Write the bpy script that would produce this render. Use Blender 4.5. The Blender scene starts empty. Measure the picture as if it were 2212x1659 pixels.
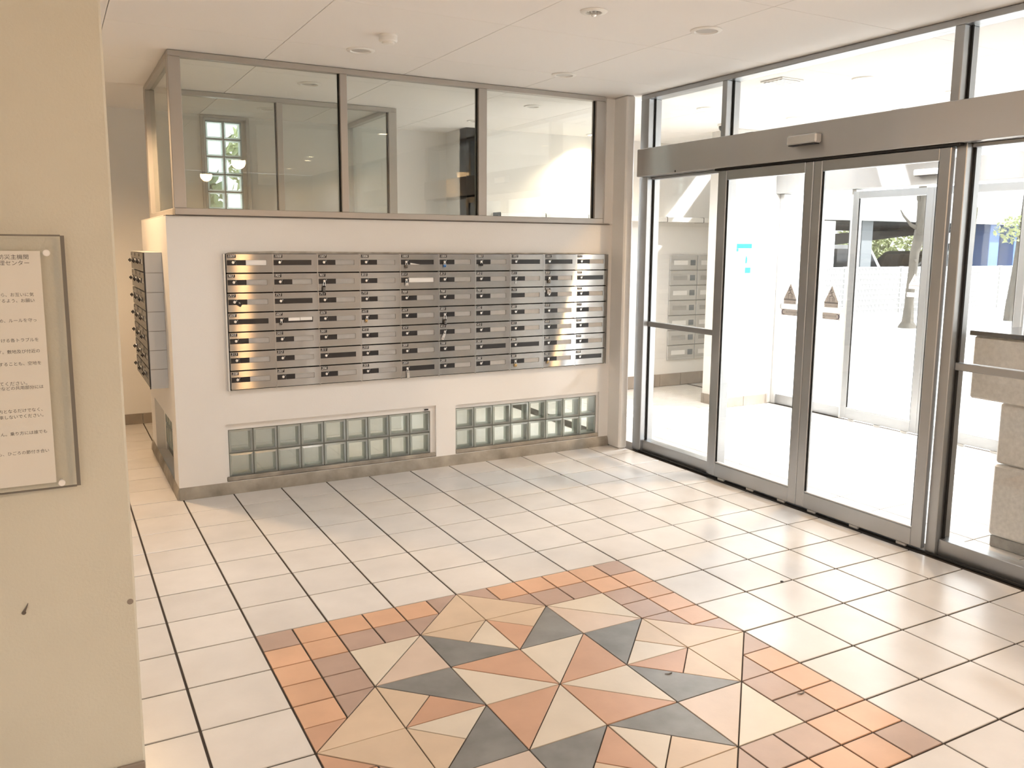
import bpy, math, random
from mathutils import Matrix, Vector

random.seed(7)
sc = bpy.context.scene
COL = sc.collection
H = 2.69                       # ceiling height

# ------------------------------------------------------------------ camera
cam_d = bpy.data.cameras.new('camera')
cam = bpy.data.objects.new('camera', cam_d)
COL.objects.link(cam)
cam_d.sensor_fit = 'HORIZONTAL'
cam_d.sensor_width = 36.0
cam_d.lens = 1818.643 * 36.0 / 2212.0
cam_d.shift_x = (1106 - 1114.182) / 2212.0
cam_d.shift_y = (790.425 - 829.5) / 2212.0
cam_d.clip_start = 0.02
_r = Vector((0.8763352, -0.4816443, 0.0074409))
_d = Vector((-0.0622998, -0.1286426, -0.9897322))
_f = Vector((0.4776561, 0.8668736, -0.1427404))
M = Matrix.Identity(4)
for i in range(3):
    M[i][0], M[i][1], M[i][2] = _r[i], -_d[i], -_f[i]
M.translation = (-0.637292, -3.337908, 1.586178)
cam.matrix_world = M
sc.camera = cam

# ------------------------------------------------------------------ world, sun, exposure
w = bpy.data.worlds.new('world')
sc.world = w
w.use_nodes = True
bg = w.node_tree.nodes['Background']
bg.inputs[0].default_value = (0.93, 0.965, 1.0, 1)
bg.inputs[1].default_value = 2.1
sun_d = bpy.data.lights.new('sun', 'SUN')
sun_d.energy = 7.0
sun_d.angle = 0.03
sun_d.color = (1.0, 0.985, 0.965)
sun = bpy.data.objects.new('sun', sun_d)
COL.objects.link(sun)
sun.rotation_euler = Vector((-0.60, 0.42, -0.68)).to_track_quat('-Z', 'Y').to_euler()
sc.view_settings.view_transform = 'Standard'
sc.view_settings.look = 'None'
sc.view_settings.gamma = 1.0
sc.view_settings.use_curve_mapping = False
sc.view_settings.exposure = 0.95
sc.cycles.max_bounces = 14
sc.cycles.diffuse_bounces = 8
sc.cycles.glossy_bounces = 6
sc.cycles.transmission_bounces = 8
sc.cycles.transparent_max_bounces = 24
sc.cycles.sample_clamp_indirect = 6.0
sc.cycles.caustics_reflective = False
sc.cycles.caustics_refractive = False
sc.cycles.use_denoising = True

WARM, SOFT, COOL = (1.0, 0.66, 0.36), (1.0, 0.975, 0.94), (0.94, 0.97, 1.0)
LAMPS = [  # x, y, watts, colour, cone degrees
    (-0.40, 2.70, 85, WARM, 150),
    (1.69, -4.50, 74, (1.0, 0.55, 0.22), 178),
    (4.15, 0.62, 80, (1.0, 0.62, 0.28), 150),
    (4.25, 3.95, 60, (1.0, 0.86, 0.60), 130),
]
REAR_FILL = [(-1.9, -4.3), (2.5, -4.0), (0.0, -5.2), (2.6, -5.4), (-1.6, -5.9)]  # unseen lamps added behind the camera to raise the interior brightness
REARL = ['first', 'second', 'third', 'fourth', 'fifth']
for x, y in REAR_FILL: LAMPS.append((x, y, 25, SOFT, 165))
PORCH_FILL = [(4.1, 2.1), (5.1, 2.1), (5.1, 0.6), (5.1, -1.0)]  # unseen lamps added in the porch to send light through the doors
for x, y in PORCH_FILL: LAMPS.append((x, y, 95, COOL, 160))
NEAR_FILL = [(-0.15, 0.40), (2.41, -0.80)]  # lamps added above the view as fill for the lobby
for x, y in NEAR_FILL: LAMPS.append((x, y, 46 if x < 0 else 22, (1.0, 0.98, 0.96), 150))

# ------------------------------------------------------------------ materials
def mat(name, col, rough=0.6, metal=0.0, spec=0.5, var=0.0, vscale=3.0, bump=0.0, bscale=40.0,
        rnd=0.0, aniso=0.0, arot=0.25, col2=None, sheen=0.0):
    m = bpy.data.materials.new(name)
    m.use_nodes = True
    nt = m.node_tree
    p = nt.nodes['Principled BSDF']
    p.inputs['Roughness'].default_value = rough
    p.inputs['Metallic'].default_value = metal
    p.inputs['Specular IOR Level'].default_value = spec
    c = (*col, 1)
    p.inputs['Base Color'].default_value = c
    tc = nt.nodes.new('ShaderNodeTexCoord')
    src = None
    if var > 0:
        n = nt.nodes.new('ShaderNodeTexNoise')
        n.inputs['Scale'].default_value = vscale
        n.inputs['Detail'].default_value = 5
        oi = nt.nodes.new('ShaderNodeObjectInfo')
        ad = nt.nodes.new('ShaderNodeVectorMath')
        ad.operation = 'MULTIPLY_ADD'
        ad.inputs[1].default_value = (1, 1, 1)
        sep = nt.nodes.new('ShaderNodeVectorMath'); sep.operation = 'SCALE'
        sep.inputs[0].default_value = (17.0, 31.0, 13.0)
        nt.links.new(oi.outputs['Random'], sep.inputs['Scale'])
        nt.links.new(tc.outputs['Object'], ad.inputs[0])
        nt.links.new(sep.outputs[0], ad.inputs[2])
        nt.links.new(ad.outputs[0], n.inputs['Vector'])
        mp = nt.nodes.new('ShaderNodeMapRange')
        mp.inputs[1].default_value = 0.3
        mp.inputs[2].default_value = 0.7
        nt.links.new(n.outputs['Fac'], mp.inputs[0])
        mx = nt.nodes.new('ShaderNodeMix'); mx.data_type = 'RGBA'
        b = col2 if col2 else tuple(x * (1 - var) for x in col)
        mx.inputs[6].default_value = c
        mx.inputs[7].default_value = (*b, 1)
        nt.links.new(mp.outputs[0], mx.inputs[0])
        src = mx.outputs[2]
    if rnd > 0:
        oi = nt.nodes.new('ShaderNodeObjectInfo')
        hs = nt.nodes.new('ShaderNodeHueSaturation')
        mr = nt.nodes.new('ShaderNodeMapRange')
        mr.inputs[3].default_value = 1 - rnd
        mr.inputs[4].default_value = 1 + rnd
        nt.links.new(oi.outputs['Random'], mr.inputs[0])
        nt.links.new(mr.outputs[0], hs.inputs['Value'])
        if src: nt.links.new(src, hs.inputs['Color'])
        else: hs.inputs['Color'].default_value = c
        src = hs.outputs[0]
    if src: nt.links.new(src, p.inputs['Base Color'])
    if bump > 0:
        n2 = nt.nodes.new('ShaderNodeTexNoise')
        n2.inputs['Scale'].default_value = bscale
        n2.inputs['Detail'].default_value = 6
        nt.links.new(tc.outputs['Object'], n2.inputs['Vector'])
        bp = nt.nodes.new('ShaderNodeBump')
        bp.inputs['Strength'].default_value = bump
        bp.inputs['Distance'].default_value = 0.004
        nt.links.new(n2.outputs['Fac'], bp.inputs['Height'])
        nt.links.new(bp.outputs[0], p.inputs['Normal'])
    if aniso > 0:
        p.inputs['Anisotropic'].default_value = aniso
        p.inputs['Anisotropic Rotation'].default_value = arot
        tg = nt.nodes.new('ShaderNodeTangent')
        tg.direction_type = 'RADIAL'; tg.axis = 'Z'
        nt.links.new(tg.outputs[0], p.inputs['Tangent'])
    return m

def glass_mat(name, tint=(0.98, 0.985, 0.983), base=0.05, rough=0.0):
    """thin pane: clear tinted transmission plus a mirror term that grows towards grazing"""
    m = bpy.data.materials.new(name)
    m.use_nodes = True
    nt = m.node_tree
    nt.nodes.clear()
    out = nt.nodes.new('ShaderNodeOutputMaterial')
    tr = nt.nodes.new('ShaderNodeBsdfTransparent'); tr.inputs[0].default_value = (*tint, 1)
    gl = nt.nodes.new('ShaderNodeBsdfGlossy'); gl.inputs['Roughness'].default_value = rough
    gl.inputs[0].default_value = (0.95, 0.97, 0.96, 1)
    lw = nt.nodes.new('ShaderNodeLayerWeight'); lw.inputs[0].default_value = 0.5
    pw = nt.nodes.new('ShaderNodeMath'); pw.operation = 'POWER'; pw.inputs[1].default_value = 5
    ml = nt.nodes.new('ShaderNodeMath'); ml.operation = 'MULTIPLY_ADD'
    ml.inputs[1].default_value = 0.9; ml.inputs[2].default_value = base
    mx = nt.nodes.new('ShaderNodeMixShader')
    nt.links.new(lw.outputs['Facing'], pw.inputs[0])
    nt.links.new(pw.outputs[0], ml.inputs[0])
    nt.links.new(ml.outputs[0], mx.inputs[0])
    nt.links.new(tr.outputs[0], mx.inputs[1])
    nt.links.new(gl.outputs[0], mx.inputs[2])
    nt.links.new(mx.outputs[0], out.inputs[0])
    return m

def emit_mat(name, col, s):
    m = bpy.data.materials.new(name)
    m.use_nodes = True
    p = m.node_tree.nodes['Principled BSDF']
    p.inputs['Base Color'].default_value = (*col, 1)
    p.inputs['Emission Color'].default_value = (*col, 1)
    p.inputs['Emission Strength'].default_value = s
    return m

def leaf_mat(name, col):
    m = mat(name, col, 0.6, var=0.35, vscale=1.5)
    p = m.node_tree.nodes['Principled BSDF']
    p.inputs['Transmission Weight'].default_value = 0.0
    p.inputs['Subsurface Weight'].default_value = 0.0
    return m

WHITE = mat('painted_wall', (0.77, 0.755, 0.73), 0.75, var=0.05, vscale=1.2, bump=0.12, bscale=160)
WALLBEIGE = mat('coarse_painted_wall', (0.64, 0.625, 0.535), 0.8, var=0.08, vscale=2.0, bump=0.35, bscale=120)
CEIL = mat('ceiling_board', (0.84, 0.82, 0.80), 0.85, bump=0.05, bscale=200)
DARKGAP = mat('ceiling_joint', (0.16, 0.14, 0.12), 0.9)
TILE = mat('pale_floor_tile', (0.68, 0.652, 0.622), 0.26, var=0.10, vscale=5.0, bump=0.08, bscale=60, rnd=0.035)
GROUT = mat('dark_grout', (0.055, 0.042, 0.032), 0.9, var=0.3, vscale=8)
TERRA = mat('orange_tile', (0.66, 0.41, 0.27), 0.42, var=0.15, vscale=6, bump=0.08, bscale=60, rnd=0.05)
MAUVE = mat('mauve_tile', (0.46, 0.335, 0.275), 0.42, var=0.15, vscale=6, bump=0.08, bscale=60, rnd=0.05)
TAN = mat('tan_tile', (0.63, 0.50, 0.37), 0.42, var=0.14, vscale=6, bump=0.08, bscale=60, rnd=0.03)
PINK = mat('pale_pink_tile', (0.63, 0.515, 0.425), 0.42, var=0.12, vscale=6, bump=0.08, bscale=60, rnd=0.03)
CREAM = mat('cream_tile', (0.66, 0.59, 0.49), 0.40, var=0.10, vscale=6, bump=0.08, bscale=60, rnd=0.03)
SLATE = mat('slate_grey_tile', (0.235, 0.235, 0.23), 0.42, var=0.30, vscale=9, bump=0.08, bscale=60, rnd=0.05)
RUST = mat('rust_orange_tile', (0.57, 0.35, 0.24), 0.42, var=0.14, vscale=6, bump=0.08, bscale=60, rnd=0.05)
DIRTY = mat('grimy_cove', (0.40, 0.36, 0.30), 0.8, var=0.5, vscale=7, bump=0.2, bscale=60)
SKIRT = mat('stone_skirting_tile', (0.33, 0.28, 0.235), 0.6, var=0.25, vscale=6, bump=0.1, bscale=60, rnd=0.05)
def brushed(name, col, rough=0.219, an=0.88, rot=0.0, dif=0.22):
    """horizontally brushed steel: the highlight of a lamp smears into a narrow upright band"""
    m = bpy.data.materials.new(name)
    m.use_nodes = True
    nt = m.node_tree
    nt.nodes.clear()
    out = nt.nodes.new('ShaderNodeOutputMaterial')
    g = nt.nodes.new('ShaderNodeBsdfAnisotropic'); g.distribution = 'BECKMANN'
    g.inputs['Color'].default_value = (*col, 1)
    g.inputs['Roughness'].default_value = rough
    g.inputs['Anisotropy'].default_value = an
    g.inputs['Rotation'].default_value = rot
    tg = nt.nodes.new('ShaderNodeTangent'); tg.direction_type = 'RADIAL'; tg.axis = 'Z'
    tc = nt.nodes.new('ShaderNodeTexCoord')
    mp = nt.nodes.new('ShaderNodeMapping'); mp.inputs['Scale'].default_value = (3, 3, 400)
    n = nt.nodes.new('ShaderNodeTexNoise'); n.inputs['Scale'].default_value = 4
    cr = nt.nodes.new('ShaderNodeMapRange'); cr.inputs[3].default_value = 0.96; cr.inputs[4].default_value = 1.03
    mu = nt.nodes.new('ShaderNodeMix'); mu.data_type = 'RGBA'; mu.blend_type = 'MULTIPLY'; mu.inputs[0].default_value = 1
    mu.inputs[6].default_value = (*col, 1)
    d = nt.nodes.new('ShaderNodeBsdfDiffuse'); d.inputs[0].default_value = (*[c * .8 for c in col], 1)
    mx = nt.nodes.new('ShaderNodeMixShader'); mx.inputs[0].default_value = dif
    L = nt.links.new
    L(tg.outputs[0], g.inputs['Tangent'])
    L(tc.outputs['Object'], mp.inputs[0]); L(mp.outputs[0], n.inputs['Vector']); L(n.outputs['Fac'], cr.inputs[0])
    L(cr.outputs[0], mu.inputs[7]); L(mu.outputs[2], g.inputs['Color'])
    L(g.outputs[0], mx.inputs[1]); L(d.outputs[0], mx.inputs[2]); L(mx.outputs[0], out.inputs[0])
    return m
STEEL = brushed('brushed_steel', (0.40, 0.395, 0.385))
HEADER = brushed('brushed_header_steel', (0.56, 0.555, 0.55), dif=0.3)
FRAME = mat('door_frame_steel', (0.46, 0.475, 0.49), 0.34, 0.9, var=0.12, vscale=3)
ALU = mat('grey_brown_aluminium', (0.44, 0.415, 0.385), 0.45, 0.35)
ALU2 = mat('pale_aluminium', (0.62, 0.62, 0.61), 0.4, 0.5)
BLACK = mat('black_plastic', (0.012, 0.012, 0.015), 0.38)
BLACK2 = mat('black_slot_plastic', (0.02, 0.02, 0.022), 0.3)
GAPB = mat('dark_gap', (0.015, 0.014, 0.013), 0.9)
CARD = mat('grey_name_card', (0.43, 0.42, 0.405), 0.5, var=0.08, vscale=30)
CARDW = mat('white_name_card', (0.85, 0.84, 0.82), 0.5)
CHROME = mat('bright_knob', (0.88, 0.88, 0.87), 0.22, 0.6)
NUMW = mat('number_white', (0.78, 0.77, 0.74), 0.6)
BRASS = mat('brass', (0.60, 0.42, 0.20), 0.35, 1.0)
LOCKST = mat('lock_steel', (0.70, 0.69, 0.67), 0.3, 0.9)
LOCKDK = mat('dark_bronze_lock', (0.16, 0.14, 0.12), 0.45, 0.6)
BLUEP = mat('blue_lock_plastic', (0.05, 0.20, 0.55), 0.4)
WPLAST = mat('white_plastic', (0.82, 0.81, 0.78), 0.45)
GREYLENS = mat('grey_diffuser', (0.50, 0.48, 0.46), 0.35)
GLASS = glass_mat('clear_pane')
GLASSG = glass_mat('grey_green_pane', (0.93, 0.945, 0.935), 0.06)
BLOCKPANE = glass_mat('glass_block_face', (0.94, 0.96, 0.95), 0.05, 0.04)
ACRYL = glass_mat('acrylic_sheet', (0.985, 0.985, 0.98), 0.02, 0.05)
ACRYL_SHADE = mat('acrylic_edge_shade', (0.16, 0.145, 0.12), 0.3)  # sheet edge, dark tone also carries the shadow along it
PAPER = mat('paper', (0.83, 0.81, 0.76), 0.8)
INK = mat('ink', (0.10, 0.10, 0.10), 0.8)
STICK = mat('grey_sticker', (0.75, 0.75, 0.75), 0.6)
STICKD = mat('sticker_band', (0.33, 0.33, 0.34), 0.6)
NAVY = mat('navy_print', (0.02, 0.02, 0.10), 0.6)
TEAL = mat('teal_print', (0.02, 0.60, 0.60), 0.6)
STONE = mat('pale_granite', (0.80, 0.785, 0.76), 0.55, var=0.18, vscale=45, bump=0.15, bscale=90)
STONEG = mat('grey_plinth_stone', (0.33, 0.33, 0.32), 0.6, var=0.3, vscale=25)
GRANITE = mat('black_granite', (0.03, 0.035, 0.045), 0.12)
GROUND = mat('pale_paving', (0.72, 0.71, 0.68), 0.85, var=0.08, vscale=0.7)
BARK = mat('grey_bark', (0.10, 0.09, 0.075), 0.9, var=0.4, vscale=9, bump=0.6, bscale=18)
BARK2 = mat('greenish_bark', (0.14, 0.135, 0.085), 0.9, var=0.4, vscale=9, bump=0.6, bscale=18)
LEAF = leaf_mat('yellow_green_leaf', (0.33, 0.37, 0.17))
LEAFD = leaf_mat('green_leaf', (0.16, 0.22, 0.11))
FENCEW = mat('white_fence_paint', (0.42, 0.42, 0.42), 0.6)
CONCW = mat('white_facade', (0.86, 0.86, 0.85), 0.8)
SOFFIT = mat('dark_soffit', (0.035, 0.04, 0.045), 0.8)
COLG = mat('grey_column_paint', (0.20, 0.22, 0.235), 0.7)
COLB = mat('blue_column_paint', (0.10, 0.19, 0.42), 0.7)
CARW = mat('white_car_paint', (0.85, 0.85, 0.86), 0.25)
CARS = mat('silver_car_paint', (0.22, 0.24, 0.22), 0.3, 0.4)
CARD_ = mat('dark_blue_car_paint', (0.02, 0.03, 0.07), 0.25)
CARGL = mat('car_window', (0.008, 0.010, 0.016), 0.08)
TYRE = mat('tyre_rubber', (0.02, 0.02, 0.02), 0.8)
REDL = mat('tail_light_red', (0.25, 0.02, 0.03), 0.3)
GREYLOUV = mat('grey_louver', (0.25, 0.26, 0.30), 0.5)

def rim_mat():
    m = bpy.data.materials.new('glass_block_rim')
    m.use_nodes = True
    nt = m.node_tree
    nt.nodes.clear()
    out = nt.nodes.new('ShaderNodeOutputMaterial')
    d = nt.nodes.new('ShaderNodeBsdfDiffuse'); d.inputs[0].default_value = (0.74, 0.78, 0.75, 1)
    t = nt.nodes.new('ShaderNodeBsdfTranslucent'); t.inputs[0].default_value = (0.76, 0.81, 0.78, 1)
    tp = nt.nodes.new('ShaderNodeBsdfTransparent'); tp.inputs[0].default_value = (0.80, 0.86, 0.83, 1)
    g = nt.nodes.new('ShaderNodeBsdfGlossy'); g.inputs['Roughness'].default_value = 0.12
    a = nt.nodes.new('ShaderNodeMixShader'); a.inputs[0].default_value = 0.5
    b = nt.nodes.new('ShaderNodeMixShader'); b.inputs[0].default_value = 0.5
    c = nt.nodes.new('ShaderNodeMixShader'); c.inputs[0].default_value = 0.14
    L = nt.links.new
    L(d.outputs[0], a.inputs[1]); L(t.outputs[0], a.inputs[2])
    L(a.outputs[0], b.inputs[1]); L(tp.outputs[0], b.inputs[2])
    L(b.outputs[0], c.inputs[1]); L(g.outputs[0], c.inputs[2])
    L(c.outputs[0], out.inputs[0])
    return m
BLOCKRIM = rim_mat()

# ------------------------------------------------------------------ mesh helpers
class MB:
    def __init__(s):
        s.v, s.f, s.mi = [], [], []
    def add(s, vs, fs, k=0):
        o = len(s.v)
        s.v += [tuple(x) for x in vs]
        s.f += [tuple(i + o for i in f) for f in fs]
        s.mi += [k] * len(fs)
        return s
    def box(s, x0, x1, y0, y1, z0, z1, k=0):
        vs = [(x0, y0, z0), (x1, y0, z0), (x1, y1, z0), (x0, y1, z0), (x0, y0, z1), (x1, y0, z1), (x1, y1, z1), (x0, y1, z1)]
        return s.add(vs, [(0, 3, 2, 1), (4, 5, 6, 7), (0, 1, 5, 4), (1, 2, 6, 5), (2, 3, 7, 6), (3, 0, 4, 7)], k)
    def cbox(s, x0, x1, y0, y1, z0, z1, c=0.003, k=0):
        """box with chamfered edges"""
        c = min(c, (x1 - x0) * .45, (y1 - y0) * .45, (z1 - z0) * .45)
        X, Y, Z = (x0, x1), (y0, y1), (z0, z1)
        vs, idx = [], {}
        for i in (0, 1):
            for j in (0, 1):
                for l in (0, 1):
                    sx, sy, sz = (1 - 2 * i) * c, (1 - 2 * j) * c, (1 - 2 * l) * c
                    for a in range(3):
                        p = [X[i] + sx, Y[j] + sy, Z[l] + sz]
                        p[a] = (X[i], Y[j], Z[l])[a]
                        idx[(i, j, l, a)] = len(vs)
                        vs.append(p)
        fs = []
        g = idx
        for a in range(3):
            b, d = (a + 1) % 3, (a + 2) % 3
            for e in (0, 1):
                q = []
                for (u, t) in ((0, 0), (1, 0), (1, 1), (0, 1)):
                    k3 = [0, 0, 0]; k3[a] = e; k3[b] = u; k3[d] = t
                    q.append(g[(*k3, a)])
                fs.append(tuple(q if e else q[::-1]))
        for a in range(3):
            b, d = (a + 1) % 3, (a + 2) % 3
            for u in (0, 1):
                for t in (0, 1):
                    k0 = [0, 0, 0]; k1 = [0, 0, 0]
                    k0[a] = 0; k1[a] = 1
                    k0[b] = k1[b] = u; k0[d] = k1[d] = t
                    q = [g[(*k0, b)], g[(*k1, b)], g[(*k1, d)], g[(*k0, d)]]
                    fs.append(tuple(q if (u ^ t) else q[::-1]))
        for i in (0, 1):
            for j in (0, 1):
                for l in (0, 1):
                    q = [g[(i, j, l, 0)], g[(i, j, l, 1)], g[(i, j, l, 2)]]
                    fs.append(tuple(q if (i + j + l) % 2 else q[::-1]))
        return s.add(vs, fs, k)
    def prism(s, poly, z0, z1, k=0, ch=0.0, axis='z'):
        """poly (ccw list of 2-D points) extruded from z0 to z1, optional top chamfer"""
        n = len(poly)
        top = inset(poly, ch) if ch > 0 else poly
        vs = [(x, y, z0) for x, y in poly] + [(x, y, z1 - ch) for x, y in poly] + [(x, y, z1) for x, y in top]
        if axis == 'y': vs = [(x, z, y) for x, y, z in vs]
        if axis == 'x': vs = [(z, x, y) for x, y, z in vs]
        fs = [tuple(range(n - 1, -1, -1)), tuple(range(2 * n, 3 * n))]
        for i in range(n):
            j = (i + 1) % n
            fs += [(i, j, n + j, n + i), (n + i, n + j, 2 * n + j, 2 * n + i)]
        if axis == 'y': fs = [f[::-1] for f in fs]
        return s.add(vs, fs, k)
    def lathe(s, prof, n=24, k=0, c=(0, 0, 0), axis='z'):
        vs, fs = [], []
        for (r, z) in prof:
            for i in range(n):
                a = 2 * math.pi * i / n
                p = (r * math.cos(a), r * math.sin(a), z)
                if axis == 'y': p = (p[0], p[2], p[1])
                if axis == 'x': p = (p[2], p[0], p[1])
                vs.append((p[0] + c[0], p[1] + c[1], p[2] + c[2]))
        m = len(prof)
        for a in range(m - 1):
            for i in range(n):
                j = (i + 1) % n
                q = (a * n + i, a * n + j, (a + 1) * n + j, (a + 1) * n + i)
                fs.append(q)
        fs.append(tuple(range(n))[::-1]); fs.append(tuple(range((m - 1) * n, m * n)))
        return s.add(vs, fs, k)
    def tube(s, pts, rad, n=8, k=0, caps=True):
        vs, fs = [], []
        pts = [Vector(p) for p in pts]
        if not isinstance(rad, (list, tuple)): rad = [rad] * len(pts)
        up = None
        for i, p in enumerate(pts):
            d = (pts[min(i + 1, len(pts) - 1)] - pts[max(i - 1, 0)]).normalized()
            if up is None:
                up = Vector((0, 0, 1)) if abs(d.z) < .9 else Vector((1, 0, 0))
            a = d.cross(up).normalized()
            b = a.cross(d).normalized()
            up = b
            for j in range(n):
                t = 2 * math.pi * j / n
                r = rad[i]
                if callable(r): r = r(t)
                vs.append(p + (a * math.cos(t) + b * math.sin(t)) * r)
        for i in range(len(pts) - 1):
            for j in range(n):
                j2 = (j + 1) % n
                fs.append((i * n + j, i * n + j2, (i + 1) * n + j2, (i + 1) * n + j))
        if caps:
            fs.append(tuple(range(n))[::-1]); fs.append(tuple(range((len(pts) - 1) * n, len(pts) * n)))
        return s.add(vs, fs, k)
    def mesh(s, name, mats, smooth=False):
        me = bpy.data.meshes.new(name)
        me.from_pydata(s.v, [], s.f)
        for m in (mats if isinstance(mats, (list, tuple)) else [mats]): me.materials.append(m)
        me.polygons.foreach_set('material_index', s.mi)
        if smooth:
            me.polygons.foreach_set('use_smooth', [True] * len(me.polygons))
            me.set_sharp_from_angle(angle=math.radians(40))
        me.validate(); me.update()
        return me
    def obj(s, name, mats, parent=None, loc=(0, 0, 0), smooth=False):
        return link(name, s.mesh(name, mats, smooth), parent, loc)

def inset(poly, d):
    n = len(poly)
    out = []
    for i in range(n):
        p0, p1, p2 = Vector(poly[i - 1]), Vector(poly[i]), Vector(poly[(i + 1) % n])
        e1, e2 = (p1 - p0).normalized(), (p2 - p1).normalized()
        n1, n2 = Vector((-e1.y, e1.x)), Vector((-e2.y, e2.x))
        b = n1 + n2
        k = d * 2 / max(b.length_squared, 0.02)
        out.append(tuple(p1 + b * k))
    return out

def ccw(poly):
    a = sum(poly[i - 1][0] * poly[i][1] - poly[i][0] * poly[i - 1][1] for i in range(len(poly)))
    return poly if a > 0 else poly[::-1]

def link(name, me, parent=None, loc=(0, 0, 0)):
    o = bpy.data.objects.new(name, me)
    COL.objects.link(o)
    o.location = loc
    if parent: o.parent = parent
    return o

def tag(o, label, cat, group=None):
    o['label'] = label; o['category'] = cat
    if group: o['group'] = group
    return o

def thing(name, label, cat, loc=(0, 0, 0), rz=0.0, group=None):
    o = link(name, None, None, loc)
    o.empty_display_size = 0.05
    o.rotation_euler = (0, 0, rz)
    return tag(o, label, cat, group)

def struct(o):
    o['kind'] = 'structure'
    return o

def stuff(o):
    o['kind'] = 'stuff'
    return o

def sroot(name, loc=(0, 0, 0)):
    return struct(link(name, None, None, loc))

def copy_tree(o, parent=None):
    c = o.copy(); COL.objects.link(c)
    if parent: c.parent = parent
    for ch in list(o.children):
        copy_tree(ch, c)
    return c

_text_cache = {}
def text_mesh(body, size, shear=0.0, align='LEFT', extrude=0.0):
    key = (body, size, shear, align)
    if key in _text_cache: return _text_cache[key]
    cu = bpy.data.curves.new('txt', 'FONT')
    cu.body = body; cu.size = size; cu.shear = shear; cu.align_x = align
    cu.resolution_u = 2
    o = bpy.data.objects.new('txt', cu)
    COL.objects.link(o)
    dg = bpy.context.evaluated_depsgraph_get()
    me = bpy.data.meshes.new_from_object(o.evaluated_get(dg))
    bpy.data.objects.remove(o); bpy.data.curves.remove(cu)
    _text_cache[key] = me
    return me

def text(name, body, size, m, parent, mtx, shear=0.0, align='LEFT'):
    me = text_mesh(body, size, shear, align)
    if not me.materials: me.materials.append(m)
    o = link(name, me, parent)
    o.matrix_local = mtx
    return o

FACE_NY = Matrix(((1, 0, 0, 0), (0, 0, -1, 0), (0, 1, 0, 0), (0, 0, 0, 1)))      # reads from -y side
FACE_NX = Matrix(((0, 0, -1, 0), (-1, 0, 0, 0), (0, 1, 0, 0), (0, 0, 0, 1)))     # reads from -x side
def at(mtx, x, y, z): return Matrix.Translation((x, y, z)) @ mtx

def wall_grid(axis, a0, a1, z0, z1, t0, t1, holes=()):
    """upright slab: axis 'x' runs along x with thickness t0..t1 in y, 'y' the other way; holes (a,b,zlo,zhi)"""
    mb = MB()
    A = sorted({a0, a1, *[h[0] for h in holes], *[h[1] for h in holes]})
    Z = sorted({z0, z1, *[h[2] for h in holes], *[h[3] for h in holes]})
    def hole(i, j):
        if i < 0 or j < 0 or i >= len(A) - 1 or j >= len(Z) - 1: return True
        ca, cz = (A[i] + A[i + 1]) / 2, (Z[j] + Z[j + 1]) / 2
        return any(h[0] < ca < h[1] and h[2] < cz < h[3] for h in holes)
    def P(a, t, z): return (a, t, z) if axis == 'x' else (t, a, z)
    def q(ps, flip):
        if (axis == 'y') != flip: ps = ps[::-1]
        mb.add(ps, [(0, 1, 2, 3)])
    for i in range(len(A) - 1):
        for j in range(len(Z) - 1):
            if hole(i, j): continue
            l, r, b, t = A[i], A[i + 1], Z[j], Z[j + 1]
            q([P(l, t0, b), P(r, t0, b), P(r, t0, t), P(l, t0, t)], False)
            q([P(l, t1, b), P(r, t1, b), P(r, t1, t), P(l, t1, t)], True)
            if hole(i - 1, j): q([P(l, t1, b), P(l, t0, b), P(l, t0, t), P(l, t1, t)], False)
            if hole(i + 1, j): q([P(r, t0, b), P(r, t1, b), P(r, t1, t), P(r, t0, t)], False)
            if hole(i, j - 1): q([P(l, t1, b), P(r, t1, b), P(r, t0, b), P(l, t0, b)], False)
            if hole(i, j + 1): q([P(l, t0, t), P(r, t0, t), P(r, t1, t), P(l, t1, t)], False)
    return mb

# ------------------------------------------------------------------ floor
T = 0.3
JT = 0.0088                    # joint between full tiles
floor = struct(MB().box(-2.4, 3.27, -6.6, 4.75, -0.12, -0.005).obj('floor', GROUT))
_tile_me = {}
def tile_mesh(wd, dp):
    key = (round(wd, 4), round(dp, 4))
    if key not in _tile_me:
        _tile_me[key] = MB().cbox(-wd / 2, wd / 2, -dp / 2, dp / 2, -0.006, 0.0, 0.0015).mesh('tile', TILE)
    return _tile_me[key]
def put_tile(x0, x1, y0, y1, parent=None, dz=0.0):
    wd, dp = x1 - x0 - JT, y1 - y0 - JT
    if wd < 0.02 or dp < 0.02: return
    return link('tile', tile_mesh(wd, dp), parent or floor, ((x0 + x1) / 2, (y0 + y1) / 2, dz))
XR, YW = 3.262, 2.075          # floor edge by the doors, wall face
field = MB()
for i in range(-8, 11):
    x0, x1 = i * T, min((i + 1) * T, XR)
    if x1 - x0 < 0.03: continue
    for j in range(-16, 22):
        y1, y0 = -j * T, -(j + 1) * T
        if 0 <= i < 6 and 0 <= j < 6: continue
        if i >= 0 and y1 > 3.6:
            if i > 5 or y1 < 3.65: continue
            y0 = max(y0, 3.585)
        elif y1 > YW and i >= 0:
            y1 = min(y1, YW)
            if y1 - y0 < 0.03: continue
        if y0 > 4.62: continue
        y1 = min(y1, 4.62)
        # the wall at the left end and everything behind the camera
        if y0 < -2.41 or i < -4 or (i < -1 and y0 < 0.5):
            field.cbox(x0 + JT / 2, x1 - JT / 2, y0 + JT / 2, y1 - JT / 2, -0.006, 0, 0.0015)
        else:
            put_tile(x0, x1, y0, y1, dz=random.uniform(-0.0004, 0.0004))
stuff(field.obj('tile_field', TILE, floor))

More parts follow.
